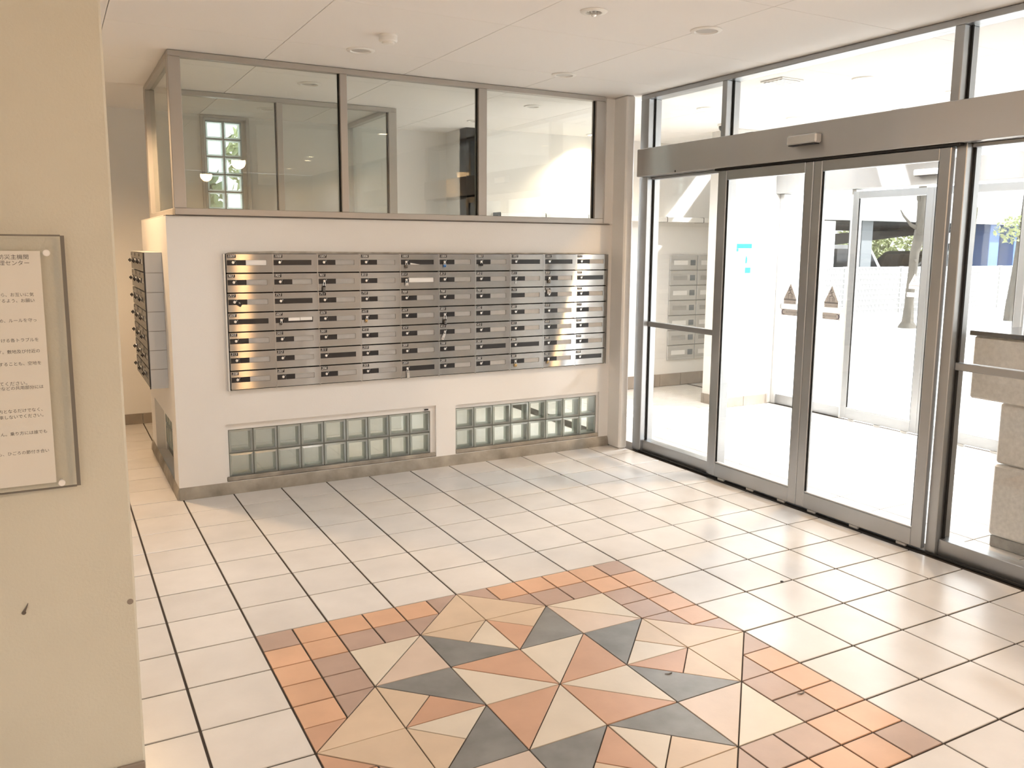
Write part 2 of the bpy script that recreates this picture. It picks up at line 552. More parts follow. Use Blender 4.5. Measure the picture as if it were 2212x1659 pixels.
# mosaic: a 6 x 6 field, in tile units (i to the right, j towards the camera)
mosaic = MB().box(0.004, 6 * T - 0.004, -6 * T + 0.004, -0.004, -0.0052, -0.0042).obj('mosaic', GROUT, floor)
pieces = []
def sq(i, j, m): pieces.append((m, [(i, j), (i + .5, j), (i + .5, j + .5), (i, j + .5)], 0.0035))
def poly(m, *p, g=0.0022): pieces.append((m, list(p), g))
def corner(fx, fy):
    """one triangular corner of the border; fx, fy mirror it into place"""
    def mir(p): return ((6 - p[0]) if fx else p[0], (6 - p[1]) if fy else p[1])
    def s(i, j, m): pieces.append((m, [mir(p) for p in [(i, j), (i + .5, j), (i + .5, j + .5), (i, j + .5)]], 0.0035))
    def t(m, *p): pieces.append((m, [mir(q) for q in p], 0.0025))
    s(0, 0, MAUVE)
    for a in (.5, 1, 1.5, 2): s(a, 0, TERRA); s(0, a, TERRA)
    s(.5, .5, TERRA)
    for a in (1, 1.5): s(a, .5, MAUVE); s(.5, a, MAUVE)
    t(RUST if fy else MAUVE, (2.5, 0), (3, 0), (2.5, .5)); t(RUST if not fx else MAUVE, (0, 2.5), (.5, 2.5), (0, 3))
    t(MAUVE, (2, .5), (2.5, .5), (2, 1)); t(MAUVE, (.5, 2), (1, 2), (.5, 2.5))
    t(CREAM, (1, 1), (2, 1), (1, 2))
for fx in (0, 1):
    for fy in (0, 1): corner(fx, fy)
# the points of the star, one quadrant each
poly(PINK, (1, 2), (2, 1), (2, 2)); poly(PINK, (4, 1), (5, 2), (4, 2)); poly(PINK, (4, 4), (5, 4), (4, 5)); poly(PINK, (1, 4), (2, 4), (2, 5))
for p in (((3, 0), (2, 1), (3, 1)), ((0, 3), (1, 2), (1, 3)), ((3, 0), (4, 1), (3, 1)), ((5, 2), (6, 3), (5, 3)),
          ((5, 3), (6, 3), (5, 4)), ((3, 6), (3, 5), (4, 5)), ((0, 3), (1, 3), (1, 4)), ((3, 6), (3, 5), (2, 5))):
    poly(TAN, *p)
for p in (((2, 1), (2, 2), (3, 2)), ((1, 2), (2, 2), (2, 3)), ((4, 1), (4, 2), (3, 2)), ((5, 2), (4, 2), (4, 3)),
          ((4, 3), (5, 4), (4, 4)), ((3, 4), (4, 4), (4, 5)), ((2, 3), (2, 4), (1, 4)), ((2, 4), (3, 4), (2, 5))):
    poly(SLATE, *p)
for p in (((2, 1), (3, 1), (2.5, 1.5)), ((1, 2), (1.5, 2.5), (1, 3)), ((3, 1), (4, 1), (3.5, 1.5)), ((5, 2), (5, 3), (4.5, 2.5)),
          ((5, 3), (5, 4), (4.5, 3.5)), ((3.5, 4.5), (4, 5), (3, 5)), ((1, 3), (1.5, 3.5), (1, 4)), ((2.5, 4.5), (3, 5), (2, 5))):
    poly(TAN, *p)
for p in (((1.5, 2.5), (2, 3), (1, 3)), ((3, 1), (3.5, 1.5), (3, 2)), ((4, 3), (5, 3), (4.5, 3.5)), ((3, 4), (2.5, 4.5), (3, 5)),
          ((2, 2), (3, 2), (3, 3)), ((4, 2), (4, 3), (3, 3)), ((3, 3), (4, 4), (3, 4)), ((2, 3), (3, 3), (2, 4))):
    poly(RUST, *p)
for p in (((3, 1), (3, 2), (2.5, 1.5)), ((4.5, 2.5), (5, 3), (4, 3)), ((3, 4), (3.5, 4.5), (3, 5)), ((1, 3), (2, 3), (1.5, 3.5)),
          ((2, 2), (3, 3), (2, 3)), ((3, 2), (4, 2), (3, 3)), ((3, 3), (4, 3), (4, 4)), ((3, 3), (3, 4), (2, 4))):
    poly(CREAM, *p)
for m_, p, g in pieces:
    pw = ccw([(i * T, -j * T) for i, j in p])
    cx = sum(q[0] for q in pw) / len(pw); cy = sum(q[1] for q in pw) / len(pw)
    pl = inset([(x - cx, y - cy) for x, y in pw], g)
    MB().prism(pl, -0.0045, random.uniform(-0.0004, 0.0004), ch=0.001).obj('mosaic_tile', m_, mosaic, (cx, cy, 0))

# floors beyond the glass: the porch between the two doors and the mail room
porch = struct(MB().box(3.27, 5.80, -1.75, 4.2, -0.12, -0.005).obj('porch_floor', GROUT))
fl2 = MB()
y = 4.15
for i in range(0, 9):
    for j in range(0, 23):
        x0, x1 = 3.42 + i * .3, min(3.42 + (i + 1) * .3, 5.74)
        y1 = 4.14 - j * .3
        if x1 - x0 > .03 and y1 > -1.5:
            fl2.cbox(x0 + .003, x1 - .003, y1 - .297, y1 - .003, -.006, 0, .0015)
stuff(fl2.obj('tile_field', TILE, porch))
mailfloor = struct(MB().box(0.1, 3.27, 2.26, 4.15, -0.1, -0.001).obj('mail_room_floor', TILE))
mailfloor2 = struct(MB().box(5.80, 6.4, 3.2, 4.2, -0.1, -0.001).obj('mail_room_floor', TILE))

# ------------------------------------------------------------------ ceiling
ceiling = struct(MB().box(-2.4, 5.85, -6.6, 4.75, H + 0.012, H + 0.25).obj('ceiling', DARKGAP))
xs = [0.583 + 0.904 * k for k in range(-4, 7)]
ys = [0.617 + 0.924 * k for k in range(-8, 6)]
pan = {}
rest = MB()
for a, b in zip(xs, xs[1:]):
    for c, d in zip(ys, ys[1:]):
        a2, b2, c2, d2 = max(a, -2.38), min(b, 5.8), max(c, -6.55), min(d, 4.7)
        if b2 - a2 < .02 or d2 - c2 < .02: continue
        wx, wy = b2 - a2 - .0035, d2 - c2 - .0035
        if d2 < -1.9 or a2 > 5.2:
            rest.cbox(a2 + .0017, b2 - .0017, c2 + .0017, d2 - .0017, H, H + .0118, .001)
            continue
        key = (round(wx, 3), round(wy, 3))
        if key not in pan: pan[key] = MB().cbox(-wx / 2, wx / 2, -wy / 2, wy / 2, 0, .0118, .001).mesh('ceiling_panel', CEIL)
        link('ceiling_panel', pan[key], ceiling, ((a2 + b2) / 2, (c2 + d2) / 2, H))
stuff(rest.obj('ceiling_panels', CEIL, ceiling))

# ------------------------------------------------------------------ walls
YF = 2.085                     # face of the mailbox wall
W1 = (0.265, 1.705, 0.078, 0.450)
W2 = (1.858, 3.105, 0.078, 0.440)
wf = struct(wall_grid('x', -0.02, 3.30, 0.0, 1.74, YF, YF + .17, [W1, W2]).obj('wall_front', WHITE))
W3 = (2.30, 3.31, 0.06, 0.45)
wl = struct(wall_grid('y', YF + .17, 3.58, 0.0, 1.74, -0.02, 0.15, [W3]).obj('wall_side', WHITE))
struct(MB().box(0.151, 1.95, 3.41, 3.58, 0, 1.74).box(1.83, 1.95, 3.58, 4.62, 0, 1.74).obj('wall_mail_room', WHITE))
struct(MB().cbox(3.106, 3.30, YF, YF + .17, 1.74, H, .012).obj('wall_end', WHITE))
pil = struct(MB().cbox(3.192, 3.27, 1.925, YF + .02, 0, H - .002, .012).obj('pillar_1', WHITE))
WB = (0.585, 1.0, 1.84, 2.685)
wfar = struct(wall_grid('x', -2.4, 3.0, 0, H, 4.62, 4.80, [WB]).obj('wall_far', WHITE))
struct(MB().box(2.93, 3.05, 4.15, 4.62, 0, H).box(2.93, 6.4, 4.15, 4.30, 0, H).obj('wall_mail_back', WHITE))
struct(MB().cbox(5.13, 6.4, 2.85, 3.18, 0, H, .006).obj('wall_porch_left', WHITE))
struct(MB().box(6.3, 6.42, 3.18, 4.15, 0, H).obj('wall_mail_right', WHITE))
struct(MB().box(3.43, 5.8, -1.90, -1.75, 0, H).obj('wall_porch_right', WHITE))
struct(MB().cbox(-2.4, -0.483, -0.85, -0.55, 0, H, .006).obj('wall_left', WALLBEIGE))
struct(MB().box(-2.5, -2.4, -6.7, 4.8, 0, H).obj('wall_west', WHITE))
struct(MB().box(-2.5, 3.4, -6.75, -6.6, 0, H).obj('wall_back', WHITE))
struct(MB().box(3.27, 3.42, -6.7, -1.75, 0, H).obj('wall_right', WHITE))
struct(MB().box(-2.6, 6.3, -6.8, 4.9, H + .25, H + .6).obj('roof_1', CONCW))

# cove skirting along the mailbox wall (sloped and grimy)
def cove(name, axis, a0, a1, face, out, flip=1):
    prof = [(0, 0), (-out, 0), (-out, .018), (-out * .85, .04), (-out * .5, .062), (0, .076)]
    mb = MB()
    vs = []
    for a in (a0, a1):
        for p, z in prof:
            vs.append((a, face + p, z) if axis == 'x' else (face + p, a, z))
    n = len(prof)
    fs = [(i, i + 1, n + i + 1, n + i) for i in range(n - 1)] + [tuple(range(n))[::-1], tuple(range(n, 2 * n))]
    if axis == 'x': fs = [f[::-1] for f in fs]
    mb.add(vs, fs)
    return struct(mb.obj(name, DIRTY, smooth=True))
cove('baseboard_front', 'x', -0.02, 3.19, YF, .016)
cove('baseboard_side', 'y', YF, 3.58, -0.02, .014)

# stone skirting tiles on the far wall and others
def skirting(name, axis, a0, a1, face, sgn, h=.092, step=.3, off=0.0):
    r = sroot(name)
    a = a0
    first = step - off
    while a < a1 - .02:
        b = min(a + (first if a == a0 else step), a1)
        if axis == 'x':
            y0, y1 = (face - .012, face - .0005) if sgn < 0 else (face + .0005, face + .012)
            MB().cbox(a + .002, b - .002, y0, y1, 0.0005, h, .002).obj('baseboard_tile', SKIRT, r)
        else:
            x0, x1 = (face - .012, face - .0005) if sgn < 0 else (face + .0005, face + .012)
            MB().cbox(x0, x1, a + .002, b - .002, 0.0005, h, .002).obj('baseboard_tile', SKIRT, r)
        a = b
    return r
skirting('baseboard_far', 'x', -1.2, 1.82, 4.62, -1, off=.3 - .3)
skirting('baseboard_left', 'x', -1.4, -0.483, -0.85, -1, h=.10, off=.06)
skirting('baseboard_mail', 'x', 2.95, 6.2, 4.15, -1, h=.14)
skirting('baseboard_porch', 'x', 5.125, 5.70, 2.85, -1, h=.10, off=.05)
skirting('baseboard_porch_end', 'y', 2.84, 3.18, 5.13, -1, h=.10)

# a smear and a chip on the left wall
MB().lathe([(0.0055, 0), (0.005, .0012), (0.002, .002)], 10, axis='y').obj('wall_mark', LOCKDK, bpy.data.objects['wall_left'], (-0.755, -0.8525, 0.607))
MB().tube([(-0.755, -0.852, .609), (-0.748, -0.852, .622), (-0.744, -0.852, .632)], [.004, .002, .0006], 6).obj('wall_mark', LOCKDK, bpy.data.objects['wall_left'])
MB().lathe([(0.0085, 0), (0.007, .001)], 10, axis='y').obj('wall_chip', SKIRT, bpy.data.objects['wall_left'], (-0.498, -0.8508, .585))

# ------------------------------------------------------------------ glass block windows
BS, BD, BP = 0.1445, 0.085, 0.1535
def block_mesh():
    mb = MB()
    a, b = BS / 2, BS / 2 - .012
    d = BD
    def ring(yy): return [(-a, yy, -a), (a, yy, -a), (a, yy, a), (-a, yy, a)]
    def rin(yy): return [(-b, yy, -b), (b, yy, -b), (b, yy, b), (-b, yy, b)]
    # front rim slightly pillowed, tunnel inside, back rim
    vs = ring(.004) + rin(0.0) + rin(d) + ring(d - .004)
    fs = []
    for k in range(4):
        l = (k + 1) % 4
        fs += [(k, l, 4 + l, 4 + k), (4 + k, 4 + l, 8 + l, 8 + k), (8 + k, 8 + l, 12 + l, 12 + k), (12 + k, 12 + l, l, k)]
    mb.add(vs, fs, 0)
    return mb.mesh('glass_block', [BLOCKRIM])
def pane_mesh():
    b = BS / 2 - .0125
    return MB().box(-b, b, .003, .009, -b, b, 0).box(-b, b, BD - .009, BD - .003, -b, b, 0).mesh('block_face', [BLOCKPANE])
BM, PM = block_mesh(), pane_mesh()
def block_window(name, x0, z0, nx, nz, yf, opening, rot=0.0, origin=(0, 0, 0)):
    """window of glass blocks; local x along the wall, y into the wall"""
    r = sroot(name, origin)
    r.rotation_euler = (0, 0, rot)
    jt = MB()
    X1, Z1 = x0 + (nx - 1) * BP + BS, z0 + (nz - 1) * BP + BS
    a, b, c, d = opening
    y0, y1 = yf + .012, yf + BD - .012
    rv = MB()
    g = .005
    if x0 - a > .001:
        jt.box(max(a + .001, x0 - g), x0 + .001, y0, y1, c + .001, d - .001)
        if x0 - a > g + .002: rv.box(a + .0005, x0 - g, yf, yf + BD, c + .0005, d - .0005)
    if b - X1 > .001:
        jt.box(X1 - .001, min(b - .001, X1 + g), y0, y1, c + .001, d - .001)
        if b - X1 > g + .002: rv.box(X1 + g, b - .0005, yf, yf + BD, c + .0005, d - .0005)
    for k in range(nx - 1):
        xx = x0 + k * BP + BS
        jt.box(xx - .001, xx + BP - BS + .001, y0, y1, c + .001, d - .001)
    jt.box(x0, X1, y0, y1, c + .001, z0 + .001)
    if d - Z1 > .001:
        jt.box(x0, X1, y0, y1, Z1 - .001, min(d - .001, Z1 + g))
        if d - Z1 > g + .002: rv.box(x0 - g, X1 + g, yf, yf + BD, Z1 + g, d - .0005)
    if rv.v: rv.obj('reveal', WHITE, r)
    for k in range(nz - 1):
        zz = z0 + k * BP + BS
        for i in range(nx):
            jt.box(x0 + i * BP, x0 + i * BP + BS, y0, y1, zz - .001, zz + BP - BS + .001)
    jt.obj('grout', mat('joint_grey', (0.20, 0.20, 0.185), 0.85) if 'joint_grey' not in bpy.data.materials else bpy.data.materials['joint_grey'], r)
    for i in range(nx):
        for k in range(nz):
            o = link('glass_block', BM, r, (x0 + i * BP + BS / 2, yf, z0 + k * BP + BS / 2))
            link('block_face', PM, o)
    return r
wn = block_window('window_1', 0.290, 0.108, 9, 2, YF + .018, W1)
MB().cbox(W1[0] + .001, W1[1] - .001, YF - .002, YF + .020, W1[2] + .001, .108, .006).obj('sill', DIRTY, wn)
MB().cbox(1.622, 1.652, YF + .012, YF + .017, .418, .428, .001).obj('maker_label', BLACK, wn)
wn2 = block_window('window_2', 1.866, 0.108, 8, 2, YF + .018, W2)
MB().cbox(W2[0] + .001, W2[1] - .001, YF - .002, YF + .020, W2[2] + .001, .108, .006).obj('sill', DIRTY, wn2)
# side window: local x -> -y world so that the face looks to -x
wn3 = block_window('window_3', -3.24, 0.115, 6, 2, 0.02, (-3.308, -2.302, .062, .448), rot=-math.pi / 2, origin=(0.02, 0, 0))
wn3.location = (0.02, 0, 0)
wn4 = block_window('window_4', 0.640, 1.885, 2, 5, 4.66, (0.587, 0.998, 1.842, 2.683))
fr4 = MB()
fr4.cbox(0.586, 0.612, 4.60, 4.645, 1.842, 2.683, .003).cbox(0.973, 0.999, 4.60, 4.645, 1.842, 2.683, .003)
fr4.cbox(0.612, 0.973, 4.60, 4.645, 2.66, 2.683, .003).cbox(0.612, 0.973, 4.60, 4.645, 1.842, 1.862, .003)
fr4.obj('frame', ALU, wn4)

# ------------------------------------------------------------------ glazed screens above the low walls
ZS = 1.745
def screen(name, axis, face, posts, ends, pane_off=.03, depth=.06, zt=H - .002, bead=True):
    """posts: (a0, a1) along the axis; ends: overall range; rails and panes are filled in between"""
    r = sroot(name)
    def bx(a0, a1, d0, d1, z0, z1, c=.003):
        return MB().cbox(a0, a1, face + d0, face + d1, z0, z1, c) if axis == 'x' else MB().cbox(face + d0, face + d1, a0, a1, z0, z1, c)
    bx(ends[0], ends[1], 0, depth, ZS + .001, ZS + .042).obj('bottom_rail', ALU, r)
    bx(ends[0], ends[1], 0, depth, zt - .034, zt).obj('top_rail', ALU, r)
    for a0, a1 in posts:
        bx(a0, a1, -.002, depth + .002, ZS + .042, zt - .034).obj('post', ALU, r)
    for (p, q) in zip(posts, posts[1:]):
        bx(p[1] + .0005, q[0] - .0005, pane_off, pane_off + .006, ZS + .0425, zt - .0345, .001).obj('glass_pane', GLASSG, r)
        # dark glazing bead behind each post edge
        if bead: bx(q[0] - .010, q[0] - .0003, pane_off - .012, pane_off - .0003, ZS + .0425, zt - .0345, .001).obj('glazing_bead', GAPB, r)
    return r
s1 = screen('window_5', 'x', YF - .008, [(0.03, 0.10), (1.052, 1.098), (2.037, 2.102), (3.02, 3.104)], (0.031, 3.104))
MB().cbox(-0.02, 3.16, YF - .014, YF + .10, 1.741, ZS, .001).obj('sill_cap', mat('dirty_sill', (0.16, 0.14, 0.125), .7), s1)
s2 = screen('window_6', 'y', 0.03, [(YF + .056, YF + .062), (3.352, 3.418)], (YF + .056, 3.418), bead=False)
MB().cbox(-0.02, 0.10, YF + .10, 3.58, 1.741, ZS, .001).obj('sill_cap', WHITE, s2)
s3 = screen('window_7', 'x', 3.42, [(0.03, 0.09), (0.965, 1.012), (1.876, 1.946)], (0.031, 1.946))
MB().cbox(0.10, 1.95, 3.41, 3.58, 1.741, ZS, .001).obj('sill_cap', WHITE, s3)
s4 = screen('window_8', 'y', 1.880, [(3.485, 3.492), (4.55, 4.618)], (3.485, 4.618), bead=False)

# ------------------------------------------------------------------ door wall towards the porch
XD = 3.30
hd = sroot('trim_1')
MB().cbox(3.25, 3.44, -1.748, 1.868, 2.092, 2.292, .004).obj('header_cover', HEADER, hd)
MB().cbox(3.262, 3.40, -0.70, 1.03, 2.078, 2.0915, .002).obj('door_track', GAPB, hd)
for yy in (0.77, -0.305, 1.80, -1.2):
    MB().cbox(3.30, 3.36, yy - .035, yy + .035, 2.2925, 2.302, .002).obj('header_clip', GAPB, hd)
MB().lathe([(0.008, 0), (.006, -.003)], 10, axis='x').obj('header_bolt', GAPB, hd, (3.2495, 1.42, 2.103))
tr_ = sroot('window_9')
MB().cbox(3.30, 3.42, -1.748, 1.90, 2.655, H - .002, .003).obj('top_rail', FRAME, tr_)
TP = [(1.805, 1.90), (0.985, 1.030), (-0.652, -0.602), (-1.748, -1.68)]
for a, b in TP:
    MB().cbox(XD, 3.42, a, b, 2.2925, 2.655, .003).obj('post', FRAME, tr_)
for (p, q) in zip(TP, TP[1:]):
    MB().cbox(3.365, 3.373, q[1] + .001, p[0] - .001, 2.293, 2.6545, .001).obj('glass_pane', GLASS, tr_)
    MB().cbox(3.35, 3.362, p[0] - .010, p[0] - .0006, 2.293, 2.6545, .001).obj('glazing_bead', GAPB, tr_)
def sidelight(name, y0, y1, jamb_lo, jamb_hi):
    r = sroot(name)
    MB().cbox(XD, 3.42, y1, y1 + jamb_hi, 0, 2.0915, .003).obj('jamb', FRAME, r)
    MB().cbox(XD, 3.42, y0 - jamb_lo, y0, 0, 2.0915, .003).obj('jamb', FRAME, r)
    MB().cbox(3.325, 3.41, y0, y1, 0.0, 0.086, .003).obj('bottom_rail', FRAME, r)
    MB().cbox(3.345, 3.39, y0, y1, 0.973, 1.012, .003).obj('middle_rail', FRAME, r)
    MB().cbox(3.34, 3.40, y0, y1, 2.072, 2.0915, .003).obj('top_rail', FRAME, r)
    MB().cbox(3.364, 3.372, y0 + .001, y1 - .001, .0865, .9725, .001).obj('glass_pane', GLASS, r)
    MB().cbox(3.364, 3.372, y0 + .001, y1 - .001, 1.0125, 2.0715, .001).obj('glass_pane', GLASS, r)
    for z0, z1 in ((.0865, .9725), (1.0125, 2.0715)):
        MB().cbox(3.350, 3.362, y1 - .012, y1 - .0006, z0, z1, .001).obj('glazing_bead', GAPB, r)
    return r
sidelight('window_10', 1.035, 1.80, .05, .10)
sidelight('window_11', -1.68, -0.715, .068, .055)
sidelight_gap = MB().cbox(3.285, 3.30, -1.68, 1.80, 0.0005, .012, .002).obj('threshold_strip', GAPB, bpy.data.objects['window_10'])

def leaf(name, y0, y1, xa, xb, hinge):
    """one sliding leaf between y0 and y1"""
    r = sroot(name)
    st = .062
    MB().cbox(xa, xb, y0, y0 + st, .022, 2.076, .004).obj('stile', FRAME, r)
    MB().cbox(xa, xb, y1 - st, y1, .022, 2.076, .004).obj('stile', FRAME, r)
    MB().cbox(xa, xb, y0 + st, y1 - st, .022, .116, .003).obj('bottom_rail', FRAME, r)
    MB().cbox(xa + .004, xb - .004, y0 + st, y1 - st, .116, .124, .002).obj('glazing_strip', ALU2, r)
    MB().cbox(xa, xb, y0 + st, y1 - st, 2.014, 2.076, .003).obj('top_rail', FRAME, r)
    xm = (xa + xb) / 2
    MB().cbox(xm - .004, xm + .004, y0 + st + .001, y1 - st - .001, .1245, 2.0135, .001).obj('glass_pane', GLASS, r)
    for yy in (y0 + st + .0006, y1 - st - .009):
        MB().cbox(xm - .010, xm - .0045, yy, yy + .0084, .125, 2.013, .001).obj('glazing_bead', GAPB, r)
    for k in range(3):
        yy = y0 + .12 + k * (y1 - y0 - .24) / 2
        MB().cbox(xa + .005, xb - .005, yy - .03, yy + .03, .004, .022, .003).obj('floor_guide', ALU2, r)
    return r, xm
XA, XB = 3.268, 3.306
d1, xm = leaf('door_1', 0.2005, 0.982, XA, XB, 1)
d2, xm = leaf('door_2', -0.655, 0.1985, XA, XB, -1)
MB().cbox(3.255, 3.32, -0.655, 0.982, 0.0005, .003, .001).obj('floor_track', GAPB, d1)

def stickers(parent, xf, yc, zc, logo_left, k=1.0):
    """triangular caution sticker with the running figure and the door maker's strip under it"""
    S = MB().prism([(-.049, -.044), (.049, -.044), (.049, -.012), (0, .082), (-.049, -.012)], 0, .0008).mesh('caution_sticker', STICK)
    o = link('caution_sticker', S, parent)
    o.matrix_local = at(FACE_NX, xf, yc, zc)
    o['label'] = 'grey triangular caution sticker on the glass'
    b = MB().prism([(-.049, -.022), (.049, -.022), (.049, -.013), (-.049, -.013)], .0009, .0012).obj('sticker_band', STICKD, o)
    t = text('caution_text', '注意', .030, STICKD, o, at(Matrix.Identity(4), -.031, -.0115, .0012))
    t2 = text('caution_small_text', 'はさまれにご注意', .0105, STICKD, o, at(Matrix.Identity(4), -.040, -.038, .0012))
    fig = MB()
    fig.tube([(-.012, .050, .0012), (0.0, .040, .0012), (.004, .026, .0012)], .003, 6)
    fig.tube([(-.016, .036, .0012), (0.0, .040, .0012), (.012, .046, .0012)], .0024, 6)
    fig.tube([(.004, .026, .0012), (-.006, .020, .0012), (-.016, .016, .0012)], .0026, 6)
    fig.tube([(.004, .026, .0012), (.010, .018, .0012), (.018, .016, .0012)], .0026, 6)
    fig.lathe([(.0055, 0), (.0055, .0012)], 12, c=(-.004, .056, .0006))
    fig.obj('running_figure', STICKD, o)
    s = link('maker_sticker', MB().prism([(-.062, -.019), (.062, -.019), (.062, .019), (-.062, .019)], 0, .0008).mesh('maker_sticker', STICK), parent)
    s.matrix_local = at(FACE_NX, xf, yc + (.001 if logo_left else -.004), zc - .094)
    s['label'] = 'grey strip sticker reading AUTODOOR'
    cr = MB()
    ang0, ang1 = (50, 320) if logo_left else (-130, 140)
    pts = []
    for k2 in range(17):
        t_ = math.radians(ang0 + (ang1 - ang0) * k2 / 16)
        pts.append((.0145 * math.cos(t_), .0145 * math.sin(t_)))
    for k2 in range(16, -1, -1):
        t_ = math.radians(ang0 + (ang1 - ang0) * k2 / 16)
        wv = .009 if 0 < k2 < 16 else .0135
        wv = .0085 + .005 * abs(k2 - 8) / 8
        pts.append((wv * math.cos(t_), wv * math.sin(t_)))
    xo = -.045 if logo_left else .045
    n = 17
    vs = [(x + xo, y, .0012) for x, y in pts]
    cr.add(vs, [(i, i + 1, 2 * n - 2 - i, 2 * n - 1 - i) for i in range(n - 1)])
    cr.obj('crescent_logo', NAVY, s)
    text('maker_text', 'AUTODOOR', .0165, STICKD, s, at(Matrix.Identity(4), -.028 if logo_left else -.058, -.0045, .0012))
    text('maker_small_text', '全国', .008, STICKD, s, at(Matrix.Identity(4), .034 if logo_left else -.058, -.0155, .0012))
stickers(d1, xm - .0045, 0.337, 1.285, True)
stickers(d2, xm - .0045, 0.027, 1.285, False)

# door sensor on the header
t = thing('door_sensor', 'pale grey box sensor mounted on the steel header over the sliding doors', 'sensor', (3.2495, 0.243, 2.19))
MB().cbox(-.052, -.0002, -.110, .110, -.018, .036, .008).obj('sensor_body', ALU2, t)
MB().cbox(-.048, -.006, -.100, .100, -.024, -.018, .003).obj('sensor_lens', BLACK, t)

# ------------------------------------------------------------------ outer door wall of the porch
XO = 5.75
ho = sroot('trim_2')
MB().cbox(XO - .06, XO + .12, -1.748, 2.848, 2.10, 2.295, .004).obj('header_cover', HEADER, ho)
to = sroot('window_12')
MB().cbox(XO, XO + .1, -1.748, 2.848, 2.655, H - .002, .003).obj('top_rail', FRAME, to)
for a, b in ((2.80, 2.848), (1.945, 1.99), (0.33, 0.375), (-1.748, -1.70)):
    MB().cbox(XO, XO + .1, a, b, 2.2955, 2.655, .003).obj('post', FRAME, to)
for a, b in ((1.991, 2.799), (.376, 1.944), (-1.699, .329)):
    MB().cbox(XO + .045, XO + .053, a, b, 2.296, 2.6545, .001).obj('glass_pane', GLASS, to)
def outer_side(name, y0, y1):
    r = sroot(name)
    MB().cbox(XO, XO + .1, y1, y1 + .05, 0, 2.0995, .003).obj('jamb', ALU2, r)
    MB().cbox(XO, XO + .1, y0 - .045, y0, 0, 2.0995, .003).obj('jamb', ALU2, r)
    MB().cbox(XO + .02, XO + .09, y0, y1, 0, .10, .003).obj('bottom_rail', FRAME, r)
    MB().cbox(XO + .03, XO + .07, y0, y1, .965, 1.03, .003).obj('middle_rail', ALU2, r)
    MB().cbox(XO + .046, XO + .054, y0 + .001, y1 - .001, .1005, .9645, .001).obj('glass_pane', GLASS, r)
    MB().cbox(XO + .046, XO + .054, y0 + .001, y1 - .001, 1.0305, 2.099, .001).obj('glass_pane', GLASS, r)
outer_side('window_13', 1.99, 2.795)
outer_side('window_14', -1.69, 0.30)
d3, xo = leaf('door_3', 1.1505, 1.94, XO - .04, XO - .002, 1)
d4, xo = leaf('door_4', 0.35, 1.1495, XO - .04, XO - .002, 1)
stickers(d3, xo - .0045, 1.275, 1.285, True)
t = thing('door_sensor', 'white box sensor on the outer door header, seen through the glass', 'sensor', (XO - .0605, 1.19, 2.19))
MB().cbox(-.052, -.0002, -.110, .110, -.02, .03, .008).obj('sensor_body', WPLAST, t)
MB().cbox(-.048, -.006, -.100, .100, -.026, -.02, .003).obj('sensor_lens', BLACK, t)

# ------------------------------------------------------------------ mailboxes
PX, PZ = 0.283, 0.1214
BX0, BZT = 0.309, 1.5155
BW, BH = PX - .0028, PZ - .0080
def ring_plate(w_, h_, hx0, hx1, hz0, hz1, y0, y1):
    return wall_grid('x', 0, w_, 0, h_, y0, y1, [(hx0, hx1, hz0, hz1)])
def mailbox_parts(depth):
    """meshes in box coordinates: x to the right, z up, front at y = 0, body behind it"""
    P = {}
    P['body'] = MB().cbox(0.0006, BW - .0006, .006, depth, .0006, BH - .0006, .002).mesh('body', ALU2)
    hz0, hz1 = BH * .39, BH * .68
    P['front_plate'] = ring_plate(BW, BH, BW * .010, BW * .862, hz0, hz1, 0, .0055).mesh('front_plate', STEEL)
    P['number_plate'] = MB().cbox(BW * .018, BW * .205, -.0008, -.00005, BH * .805, BH * .965, .0002).mesh('number_plate', BLACK)
    P['number_plate_short'] = MB().cbox(BW * .018, BW * .170, -.0008, -.00005, BH * .805, BH * .965, .0002).mesh('number_plate', BLACK)
    P['latch'] = MB().cbox(BW * .0105, BW * .208, .0008, .0052, hz0 + .0004, hz1 - .0004, .0006).mesh('latch', BLACK)
    P['slider'] = MB().cbox(BW * .213, BW * .415, .0014, .0052, hz0 + .0004, hz1 - .0004, .0006).mesh('slider', BLACK)
    P['long_slider'] = MB().cbox(BW * .213, BW * .861, .0018, .0052, hz0 + .0004, hz1 - .0004, .0006).mesh('slot_window', BLACK2)
    for nm, m_ in (('card', CARD), ('white_card', CARDW)):
        P[nm] = MB().cbox(BW * .4155, BW * .861, .0030, .0052, hz0 + .0004, hz1 - .0004, .0006).mesh('name_card', m_)
    P['long_white'] = MB().cbox(BW * .213, BW * .861, .0030, .0052, hz0 + .0004, hz1 - .0004, .0006).mesh('name_card', CARDW)
    P['knob'] = MB().lathe([(.0088, 0), (.0088, -.004), (.0078, -.0062), (.0030, -.0068)], 16, axis='y').mesh('knob', CHROME, True)
    P['hasp'] = MB().tube([(0.0095, -.001, .004), (.0115, -.006, .006), (.0125, -.006, .010), (.0105, -.001, .0115)], .0012, 6).mesh('hasp', LOCKST)
    P['letters'] = MB().cbox(BW * .30, BW * .565, -.0006, .0045, hz0 + BH * .10, hz1 - BH * .012, .0004).cbox(BW * .572, BW * .845, -.0006, .0045, hz0 + BH * .105, hz1 - BH * .006, .0004).mesh('letter', CARDW)
    P['paper_scrap'] = MB().prism([(BW * .25, hz0 + .0005), (BW * .50, hz0 + .0005), (BW * .25, hz0 + .011)], .0011, .0016, axis='y').mesh('paper_scrap', CARDW)
    P['hz'] = (hz0, hz1)
    return P
MP = mailbox_parts(.022)
KX, KZ = BW * .140, BH * .545
